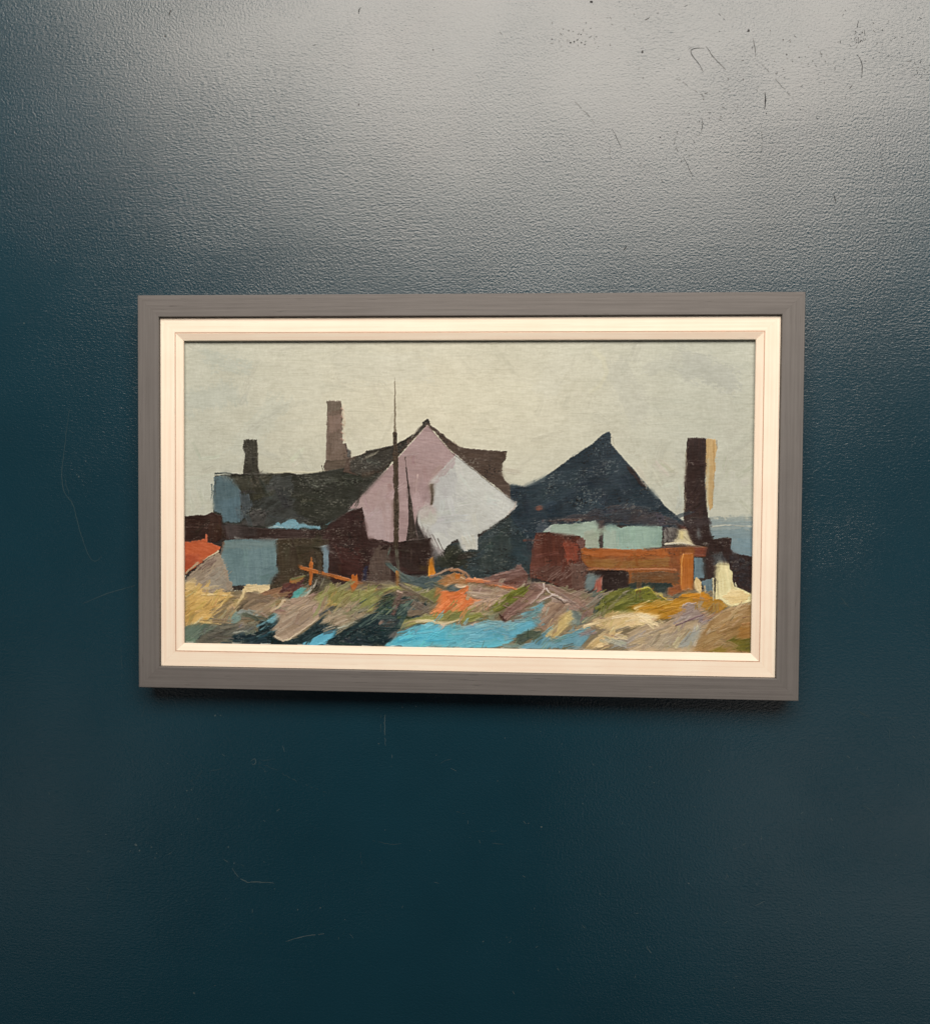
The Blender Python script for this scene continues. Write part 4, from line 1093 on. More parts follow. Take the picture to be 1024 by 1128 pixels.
    Ln([(514, 650), (534, 651), (560, 653)], 1.6, (116, 90, 82), None, 1, .8, .4, .7)
    Ln([(520, 656), (536, 655), (556, 657)], 2, (200, 178, 148), None, 1.2, .8, .5, .8)
    P([(524, 640), (532, 637), (545, 632), (556, 629.5), (562, 627), (567, 626), (569, 621.8), (574, 621.8), (576.5, 627), (582.5, 633), (580, 642), (566, 650), (548, 646), (532, 641)],
      (126, 92, 79), (104, 72, 62), 8, .8, 1.4, .5, .5, (14, 1.2), 1.5)
    Ln([(545, 634), (560, 631), (574, 627.5)], 2.6, (150, 116, 102), None, 1.6, .6, .5)
    Ln([(556, 643), (566, 641), (580, 641)], 3.4, (104, 60, 46), (86, 48, 38), 2.4, .6, .4)
    Ln([(540, 640), (556, 641), (566, 638)], 1.6, (84, 58, 50), None, 1, .8, .4)
    Ln([(515, 639), (530, 640), (548, 645), (569, 648.5)], 5.0, (214, 130, 82), (190, 108, 66), 2.6, .5, .6)
    Ln([(522, 637), (540, 640)], 2, (226, 152, 102), None, 1, .7, .6)
    P([(541, 664), (548, 658), (558, 653), (567, 649.5), (577, 644.5), (584, 650), (574, 658), (560, 667), (553, 672), (546, 675), (542, 670)], (120, 120, 51), (100, 102, 44), -35, .9, 1.8, .6, .5, (14, 1.2), 1.5)
    Ln([(545, 664), (560, 655), (574, 647)], 2, (142, 140, 66), None, 1.2, .7, .5)
    # yellow green strip above the water
    P([(440, 684), (456, 681), (470, 677), (490, 676), (511, 673.6), (530, 676), (546, 676), (540, 682), (516, 685.5), (490, 684), (464, 686), (440, 694)],
      (164, 155, 96), (140, 136, 80), -6, 1, 2, .6, .5, (16, 1.1), 1.5)
    P([(486, 680), (500, 674), (514, 673.4), (530, 678), (520, 684), (500, 684)], (118, 116, 60), (102, 104, 62), -5, 1.2, 3, .7, .4, op=.85)
    P([(520, 682), (536, 676), (548, 676), (546, 684), (530, 686)], (112, 116, 92), (126, 132, 112), -8, 1.2, 3, .7, .4, op=.8)
    # water
    P([(424, 711), (438, 700), (448, 693), (460, 687.5), (478, 687.5), (498, 688), (512, 689), (528, 687), (540, 685), (552, 684), (560, 688), (562, 698), (566, 704), (556, 712), (530, 714), (424, 714)],
      (100, 174, 183), (116, 174, 178), -6, .8, 1.4, .5, .4, (20, 1.4), 1.3)
    P([(546, 684), (562, 683), (575, 674), (586, 668), (598, 662), (600, 666), (592, 678), (597, 683), (588, 692), (570, 703), (556, 706)],
      (124, 160, 160), (104, 150, 156), -32, .9, 1.6, .6, .4, (14, 1.4), 1.6)
    for x0, y0, x1, y1, c_ in ((548, 690, 572, 681, (150, 152, 140)), (556, 696, 580, 687, (142, 170, 166)), (530, 690, 550, 686, (150, 158, 146)), (566, 686, 590, 673, (112, 108, 98)),
                               (572, 694, 594, 684, (96, 164, 180)), (505, 692, 528, 689, (146, 172, 164)), (560, 701, 584, 692, (90, 158, 174))):
        p.dab(x0, y0, math.degrees(math.atan2(y1 - y0, x1 - x0)), math.hypot(x1 - x0, y1 - y0), 3.2, c_, tuple(q * .9 for q in c_), .9, .5, .9)
    P([(428, 710), (446, 694), (470, 690), (492, 694), (494, 708), (470, 712)], (84, 172, 187), (98, 182, 193), -10, 2, 5, 1.5, .3, op=.75)
    P([(510, 690), (536, 686), (556, 683), (552, 700), (530, 710), (508, 708)], (104, 160, 172), (118, 166, 172), -10, 2, 5, 1.5, .3, op=.7)
    P([(540, 686), (560, 682), (580, 674), (576, 688), (556, 702), (546, 700)], (142, 168, 160), (126, 160, 160), -28, 1.6, 5, 1, .4, (12, 1.2), 1.6, .8)
    P([(574, 676), (590, 668), (600, 662), (592, 676), (580, 684)], (110, 146, 144), (92, 112, 108), -40, 1.2, 3, .7, .5, (8, 1.1), 1.7, .85)
    P([(560, 690), (590, 680), (592, 688), (576, 698), (560, 704)], (112, 172, 182), (96, 160, 174), -22, 1, 3, .8, .4, op=.8)
    for i in range(14):
        x0, y0 = 446 + (i * 47 % 104), 693 + (i * 13 % 15)
        Ln([(x0, y0), (x0 + 9, y0 - 1), (x0 + 17, y0 - 2.6)], 1.3, [(136, 196, 204), (74, 148, 166), (160, 196, 190)][i % 3], None, .7, .9, .4, .5)
    Ln([(459, 684), (472, 684), (488, 687), (498, 686), (505, 682.5)], 3.8, (230, 210, 162), (206, 186, 132), 1.8, .5, .7)
    Ln([(440, 689), (452, 685), (462, 683)], 3.2, (206, 182, 134), (180, 152, 110), 2, .6, .6)
    P([(486, 687), (493, 686), (490, 690), (485.6, 694), (486, 690)], (226, 190, 160), None, -50, .6, 1, .45, .6)
    P([(517, 688), (524, 685), (526, 688), (520, 690.6)], (208, 178, 156), None, -20, .8, 1, .5, .55)
    P([(438, 690), (450, 686), (446, 694), (436, 700)], (60, 74, 68), (110, 128, 120), -30, 1.2, 3, .6, .4, op=.8)
    P([(457, 687), (462, 686), (465, 689), (459, 690)], (60, 92, 92), None, 0, 1, 1, .5)

    # planks of the wrecked boat, centre right
    P([(578, 643.5), (586, 641), (598, 642.5), (606, 646), (600, 652), (590, 661), (576, 671), (562, 681), (556, 686), (551, 681), (556, 672), (566, 663), (580, 652)],
      (142, 111, 96), (122, 93, 80), -36, .7, 1.1, .5, .6, (20, 1.1), 1.5)
    P([(577, 643), (582, 641), (590, 646), (586, 650), (578, 648)], (118, 92, 78), None, 10, .8, 1, .5, .5)
    P([(550, 675), (554, 678), (558, 683), (556, 686), (551.5, 682)], (70, 38, 30), None, 40, .5, .6, .4, .4)
    Ln([(575.6, 645), (577.4, 643.6)], 2.6, (216, 200, 170), None, 2, .3, .6)
    P([(598, 643), (606, 643.6), (613, 646.5), (626, 652), (640, 658.8), (648, 668), (654.5, 677), (649, 683), (640, 673), (631, 664.6), (620, 663), (608, 655.4), (603, 651)],
      (148, 118, 101), (126, 99, 84), 35, .7, 1.1, .5, .6, (18, 1.1), 1.5)
    P([(591, 690), (590, 680), (594, 675), (606, 662), (611, 657), (620, 663), (631, 665), (637, 672), (628, 676), (614, 684), (604, 692), (598, 696)],
      (160, 133, 108), (138, 112, 92), -42, .9, 1.6, .5, .55, (16, 1.1), 1.6)
    P([(592, 677), (600, 666), (610, 659), (610, 665), (600, 675)], (196, 164, 138), (168, 138, 116), -42, 1, 2, .5, .6, op=.8)
    P([(622, 668), (632, 665), (640, 674), (648, 684), (640, 689), (630, 690), (624, 682)], (146, 146, 122), (124, 132, 122), 60, 1.2, 4, .6, .5, (8, 1.2), 1.6)
    P([(630, 671), (636, 672), (646, 684), (640, 690), (634, 684)], (104, 112, 104), None, 50, 1, 3, .6, .4, op=.7)
    P([(611, 704.5), (605, 701), (598, 697), (606, 690), (613, 684), (621, 675), (629, 671), (631, 681), (626, 690)], (206, 180, 120), (186, 158, 102), -42, .8, 1.4, .5, .6, (14, 1.1), 1.6)
    Ln([(598.6, 643), (598.8, 649), (595, 655), (584.5, 665.5)], 1.9, (220, 194, 176), None, 1.3, .3, .7)
    Ln([(602, 648), (605, 653), (608, 654.6)], 1.9, (224, 204, 188), None, 1.6, .3, .7)
    Ln([(610, 654.3), (602, 658.6), (592.5, 663.5)], 2.1, (224, 206, 190), None, 1.2, .3, .7)
    Ln([(608, 654.5), (614, 656.6), (620, 661), (631, 663.3)], 2.1, (222, 200, 184), None, 1.4, .3, .7)
    Ln([(609, 656.5), (619, 662.8), (630, 665)], 1.2, (92, 72, 62), None, .8, .5, .4)
    Ln([(624, 666), (629, 664.5)], 3, (196, 166, 144), None, 2, .6, .6)
    P([(566, 706), (568, 699), (576, 696.5), (588, 693), (597, 697), (590, 702), (578, 707), (570, 713), (562, 712)], (82, 88, 67), (66, 76, 66), -22, .9, 2, .6, .5, (12, 1.2), 1.5)
    P([(570, 712), (590, 704), (600, 699), (611, 706), (618, 701), (627, 694), (640, 693), (655, 694), (648, 702), (638, 714), (570, 716)], (120, 156, 160), (104, 144, 152), -8, .9, 2, .6, .45, (14, 1.2), 1.4)
    P([(631, 696.5), (644, 694), (658, 694.5), (654, 700), (640, 701)], (150, 126, 116), (128, 118, 116), -8, 1, 3, .6, .5, op=.9)
    # olive mound, centre right
    P([(652, 668), (660, 658), (668, 655), (680, 649), (692, 646), (702, 648), (712, 646), (716, 650), (722, 655), (733, 661), (728, 670), (706, 676), (676, 676), (654, 678)],
      (116, 113, 50), (92, 94, 42), -22, 1.2, 2.6, .7, .5, (12, 1.3), 1.6)
    P([(650, 655), (656, 648), (664, 652), (664, 660), (656, 668), (648, 662)], (128, 124, 108), (72, 84, 74), -40, 1.4, 4, .6, .55, (7, 1.2), 1.8)
    for i in range(12):
        x0, y0 = 652 + (i * 17 % 36), 668 - (i * 7 % 16)
        Ln([(x0, y0), (x0 + 7, y0 - 4)], 1.9, [(58, 62, 32), (148, 142, 66), (160, 142, 130), (104, 104, 46)][i % 4], None, 1, .8, .6, .8)
    Ln([(672, 670), (678, 664)], 4, (152, 130, 112), None, 2, .6, .5, .9)
    P([(652, 678), (664, 674), (670, 678), (660, 682)], (120, 104, 84), None, -5, 1, 2, .6, .5, op=.8)
    # ochre mound
    P([(690, 668), (702, 664), (724, 662), (736, 663), (745, 657), (759.5, 651.5), (766, 653), (774.5, 650.5), (780, 655), (786, 658.5), (794, 661), (802, 667.5), (796, 672), (786, 677), (772, 668), (756, 664), (748, 674), (738, 683), (722, 681), (700, 674)],
      (184, 130, 40), (164, 116, 38), -12, .9, 1.6, .6, .5, (16, 1.3), 1.5)
    P([(756, 654), (772, 652), (784, 658), (780, 664), (758, 660)], (214, 138, 36), (196, 126, 38), -5, 1.4, 3, .7, .4, op=.9)
    P([(696, 652), (706, 647.6), (714, 646.5), (722, 655), (734, 661), (722, 664), (698, 664)], (126, 122, 48), (104, 104, 42), -18, 1.2, 2.5, .6, .5)
    Ln([(700, 650.5), (713, 646.6), (717, 650), (720.5, 654)], 2.4, (190, 176, 70), None, 1.6, .5, .6)
    Ln([(723, 655), (728, 653.5), (729, 656)], 2.6, (196, 176, 92), None, 2, .5, .5)
    Ln([(727, 656), (733, 661.5)], 2.2, (206, 178, 80), None, 1.4, .5, .5)
    Ln([(746, 659), (764, 657), (786, 661)], 1.4, (132, 92, 40), None, 1, .7, .4, .7)
    P([(700, 668), (724, 668), (740, 672), (734, 682), (716, 680)], (170, 122, 46), (188, 136, 52), -10, 1.6, 4, .8, .4, op=.8)
    P([(776, 664), (792, 662), (800, 668), (788, 675)], (172, 124, 54), (150, 110, 54), -15, 1, 3, .6, .4, op=.8)
    # cream bank
    P([(638, 690), (652, 686), (664, 678.5), (676, 675), (692, 673), (706, 674), (718, 678), (726, 679.5), (722, 684), (708, 688), (698, 692), (688, 694), (676, 704), (664, 714), (642, 714), (656, 702), (668, 694), (652, 690)],
      (226, 198, 148), (204, 174, 122), -14, 1, 2.4, .6, .6, (18, 1.2), 1.6)
    P([(700, 674), (714, 676), (726, 679.6), (722, 683.5), (704, 687)], (236, 214, 172), (222, 198, 150), 10, .8, 1.4, .5, .6)
    Ln([(640, 691), (656, 685), (680, 681), (696, 682)], 1.8, (176, 144, 100), None, 1, .8, .5, .8)
    Ln([(634, 694), (652, 691.5), (668, 694), (680, 692)], 2.2, (196, 166, 118), (150, 124, 92), 1.4, .7, .6)
    Ln([(636, 694.5), (650, 693), (664, 693.4)], 1.2, (140, 120, 104), None, .8, .7, .4, .8)
    Ln([(664, 700), (652, 712)], 4, (212, 178, 120), (176, 146, 96), 3, .6, .6)
    Ln([(676, 698), (664, 710)], 2, (160, 130, 86), None, 1.2, .6, .5)
    P([(672, 714), (678, 706), (684, 702), (696, 704), (700, 714)], (166, 158, 142), (148, 146, 138), -20, 1, 2, .6, .5)
    Ln([(674, 708), (683, 702), (692, 706)], 1.8, (202, 180, 144), None, 1, .5, .6)
    # mauve rocks and the right slope
    P([(690, 716), (690, 697), (700, 691), (712, 687), (726, 684), (742, 682), (752, 678), (780, 680), (786, 690), (778, 702), (768, 720), (690, 720)],
      (184, 160, 126), (164, 142, 112), -22, 1.2, 3, .8, .5, (14, 1.3), 1.6)
    P([(740, 683), (744, 676), (750, 668), (756, 665), (768, 664.6), (774, 670), (781, 677), (774, 682), (760, 684), (746, 689)], (160, 141, 126), (144, 124, 112), -28, 1, 2, .6, .55, (14, 1.1), 1.5)
    Ln([(751, 668), (757, 664.6), (766, 664.6)], 2.2, (196, 174, 160), None, 1.2, .6, .6)
    Ln([(744, 688.5), (756, 684), (768, 679), (774, 677)], 1.8, (132, 104, 104), None, 1.2, .5, .5)
    Ln([(769, 668), (773, 674), (780, 680)], 3, (206, 162, 116), (172, 130, 92), 2, .6, .6)
    P([(768, 680), (775, 678), (782, 684), (776, 688), (768, 686)], (142, 124, 120), None, 20, .8, 2, .5, .5)
    P([(745, 704), (756, 696), (766, 690), (774, 690), (768, 704), (760, 714), (747, 714)], (148, 150, 142), (164, 158, 138), -45, 1.4, 5, 1, .45, op=.85)
    P([(696, 700), (722, 692), (742, 690), (736, 702), (716, 712), (694, 712)], (192, 168, 126), (172, 148, 116), -25, 1.6, 5, .8, .5, op=.8)
    P([(710, 700), (740, 696), (748, 706), (728, 716), (708, 714)], (166, 146, 124), (150, 136, 120), -20, 1.6, 5, .8, .5, op=.6)
    Ln([(724, 711), (736, 712), (744, 714)], 3, (214, 194, 156), None, 2, .8, .5)
    for xx in (701, 713, 706):
        Ln([(xx, 711), (xx + 4, 712)], 2, (220, 198, 160), None, 1, .7, .5)
    P([(782, 682), (790, 675), (800, 670), (812, 667), (824, 664), (840, 660), (840, 725), (762, 722), (766, 708), (774, 694)],
      (164, 130, 84), (146, 114, 74), -22, 1, 2, .7, .5, (16, 1.3), 1.6)
    P([(786, 678), (806, 668), (824, 666), (824, 684), (800, 692), (784, 690)], (176, 142, 100), (156, 124, 84), -18, 1.6, 5, .8, .5, op=.7)
    P([(770, 700), (790, 690), (806, 696), (796, 708), (770, 716)], (172, 140, 92), (150, 120, 80), -25, 2, 5, 1, .5, op=.6)
    P([(812, 690), (830, 686), (830, 704), (812, 704)], (166, 116, 56), (146, 104, 54), -15, 1.5, 4, 1, .4, op=.7)
    P([(800, 704), (808, 700), (816, 704), (830, 702), (830, 720), (806, 716)], (124, 110, 44), (100, 98, 46), -10, 1.4, 4, .8, .45, op=.9)
    P([(780, 716), (790, 712), (800, 714), (800, 720), (778, 722)], (140, 120, 50), None, -5, 1, 2, .6, .4, op=.8)
    Ln([(783, 682.5), (796, 674), (808, 670), (823, 665.4)], 1.8, (206, 178, 136), (176, 146, 106), 1.2, .6, .6)
    Ln([(790, 708), (804, 711)], 4, (152, 140, 122), None, 3, .8, .4, .8)
    Ln([(794, 703), (800, 707)], 1.8, (92, 84, 70), None, 1, .7, .4)
    # cream wall on the right
    P([(788, 621.5), (792, 619.4), (802, 620.4), (803.6, 627), (806, 631), (806.4, 640), (808, 645.6), (814, 648), (825, 653), (840, 657), (840, 661), (822, 664), (806, 668), (801, 667), (793, 660.5), (787, 660), (787.8, 640)],
      (236, 221, 166), (222, 203, 146), 86, .5, .7, .4, .55, (16, 1.2), 1.2)
    P([(794, 658), (806, 648), (818, 651), (825, 655), (822, 662), (806, 667)], (238, 210, 152), (222, 188, 124), -5, 1, 2, .6, .5, op=.9)
    Ln([(790.8, 623), (791, 630)], 1.5, (120, 110, 88), None, 1, .5, .35)
    Ln([(789.8, 640), (790.2, 658)], 1.3, (170, 160, 128), None, .9, .6, .35, .8)
    Ln([(785.2, 637), (785.2, 650), (785, 661)], 1.9, (222, 206, 160), None, 1.5, .5, .55)
    Ln([(809, 643), (811, 647)], 1.6, (230, 214, 170), None, 1, .5)
    P([(765, 636.5), (767, 635.6), (771.5, 641), (772.6, 647), (771.4, 656), (769, 653), (765, 650), (763.4, 645)], (234, 206, 152), (220, 186, 124), 70, .4, .5, .4, .6)
    Ln([(775.6, 646), (776.4, 652)], 2.4, (206, 180, 134), None, 1.4, .5, .5)
    # fence
    Ln([(331.5, 625.5), (340, 627.6), (352, 630.6), (366, 634.2), (386, 639.8)], 4.6, (186, 108, 48), (164, 92, 40), 4.2, .4, .6)
    Ln([(343, 614), (343.4, 622)], 1.6, (168, 100, 48), None, 4.2, .6, .5)
    Ln([(342.8, 621), (342.6, 634), (342, 643.5)], 5, (188, 108, 46), (168, 94, 42), 3.4, .4, .6)
    P([(387.4, 633), (389.6, 632), (391, 634.4), (393.6, 632), (394.6, 640), (394, 645), (389.4, 652), (385.4, 645), (387, 640)], (186, 103, 42), (166, 92, 40), 88, .4, .6, .4, .6)
    P([(384, 638), (398, 641), (402, 643), (392, 645)], (170, 96, 44), None, 15, .6, 1, .5, .5, op=.9)
    # bristle work over the whole foreground
    def ground(a, b):
        return b > np.interp(a, [205, 250, 300, 340, 400, 450, 480, 540, 600, 650, 700, 750, 790, 830], [640, 655, 656, 650, 648, 646, 640, 640, 648, 658, 656, 660, 664, 668])

    def flow(a, b):
        return -24 + 26 * math.sin(a / 23.0 + b / 17.0) + 16 * math.sin(a / 9.5 - b / 8.0)
    p.dabs(420, (205, 500, 826, 648), lambda a, b: (0, 88, -30, 70)[int(a / 43 + b / 27) % 4], (9, 26), (3, 8), 5.5, .7, .28, .6, 14, lambda a, b: not ground(a, b), 34)
    gm = np.clip((p.Y - np.interp(p.X, [205, 250, 300, 340, 400, 450, 480, 540, 600, 650, 700, 750, 790, 830], [636, 650, 652, 646, 646, 644, 636, 636, 644, 654, 656, 660, 664, 660])) / 6, 0, 1)
    sky = np.clip((560 - p.Y) / 40, 0, 1)
    turn = (p.n(p.X / 40, p.Y / 26, 301) - .5) * 70
    p.drag(-30 + turn, 3.0, 1.8, 16, gm, 210)
    soft = np.clip((p.n(p.X / 13, p.Y / 9, 401) - .32) * 3, 0, 1)
    p.smear(-30 + turn, 5.0, gm * soft * .85)
    p.smear(-20 + turn, 2.2, gm * .5)
    low = np.clip((p.Y - 500) / 30, 0, 1) * (1 - gm)
    p.smear((p.n(p.X / 24, p.Y / 24, 409) - .5) * 240, 3.0, low * np.clip((p.n(p.X / 15, p.Y / 12, 411) - .45) * 4, 0, 1) * .8)
    p.drag((p.n(p.X / 30, p.Y / 30, 333) - .5) * 260, .8, 1.6, 8, 1 - gm, 240)
    pass
    p.dabs(430, (202, 636, 826, 714), flow, (8, 24), (3.0, 6.5), 7, .75, .55, .82, 14, ground, 74, 5)
    p.dabs(190, (204, 640, 828, 716), lambda a, b: flow(a, b) - 8, (5, 13), (1.8, 3.6), 9, .8, .45, .8, 22, ground, 80, 5)
    crisp(p, ground, flow)
    # ground of the canvas showing along the bottom edge
    for i in range(26):
        x0 = 206 + i * 24.0 + (i * 7 % 11)
        yb = 707.4 + (x0 - 205) * .0195
        if i % 3 != 1:
            Ln([(x0, yb), (x0 + 7 + i % 5, yb + .2)], 1.7, (206, 200, 182), None, 1, .9, .3, .75)
    # dry specks: thin paint catching on the threads, and pits left dark
    lum = p.C.mean(-1)
    for sd_, tgt, st_, lo in ((501, (150, 142, 124), .30, True), (521, (196, 190, 172), .22, True), (541, (24, 20, 17), .5, False), (561, (150, 138, 116), .25, False)):
        M = np.clip((p.n(p.X / 17, p.Y / 11, sd_) - .5) * 3.2, 0, 1)
        K = np.clip((p.n(p.X / 2.6, p.Y / 1.25, sd_ + 1) * .6 + p.n(p.X / 1.2, p.Y / 1.0, sd_ + 2) * .4 - .6) * 6, 0, 1)
        w_ = M * K * st_ * (np.clip((110 - lum) / 50, 0, 1) if lo or tgt[0] < 60 else np.clip((lum - 110) / 50, 0, 1) * .5)
        p.C = p.C * (1 - w_[..., None]) + np.array(tgt, np.float32) * w_[..., None]
    p.C += (gm * .10)[..., None] * (p.C - 112)
    k_ = np.pad(p.C, ((2, 2), (2, 2), (0, 0)), mode="edge")
    blur = sum(k_[j:j + p.h, i:i + p.w] for j in range(5) for i in range(5)) / 25.0
    p.C += (.6 - .25 * gm)[..., None] * (p.C - blur)          # edges of the marks stay crisp and wet
    p.H *= 1 + .5 * gm
    # canvas grain carried by thin paint: faint thread lines
    wv = (p.weave - .5)
    dark = p.C.mean(-1) < 90
    p.C += (wv * np.where(dark, 22, 23))[..., None]
    thread = np.clip((p.n(p.X / 26, p.Y / .7, 77) - .80) * 6, 0, 1) * np.clip(1 - p.H * 1.2, 0, 1)
    p.C += (thread * np.where(dark, 24, -12))[..., None]
    p.H += p.weave * .16 * np.clip(1.1 - p.H * .7, .1, 1)


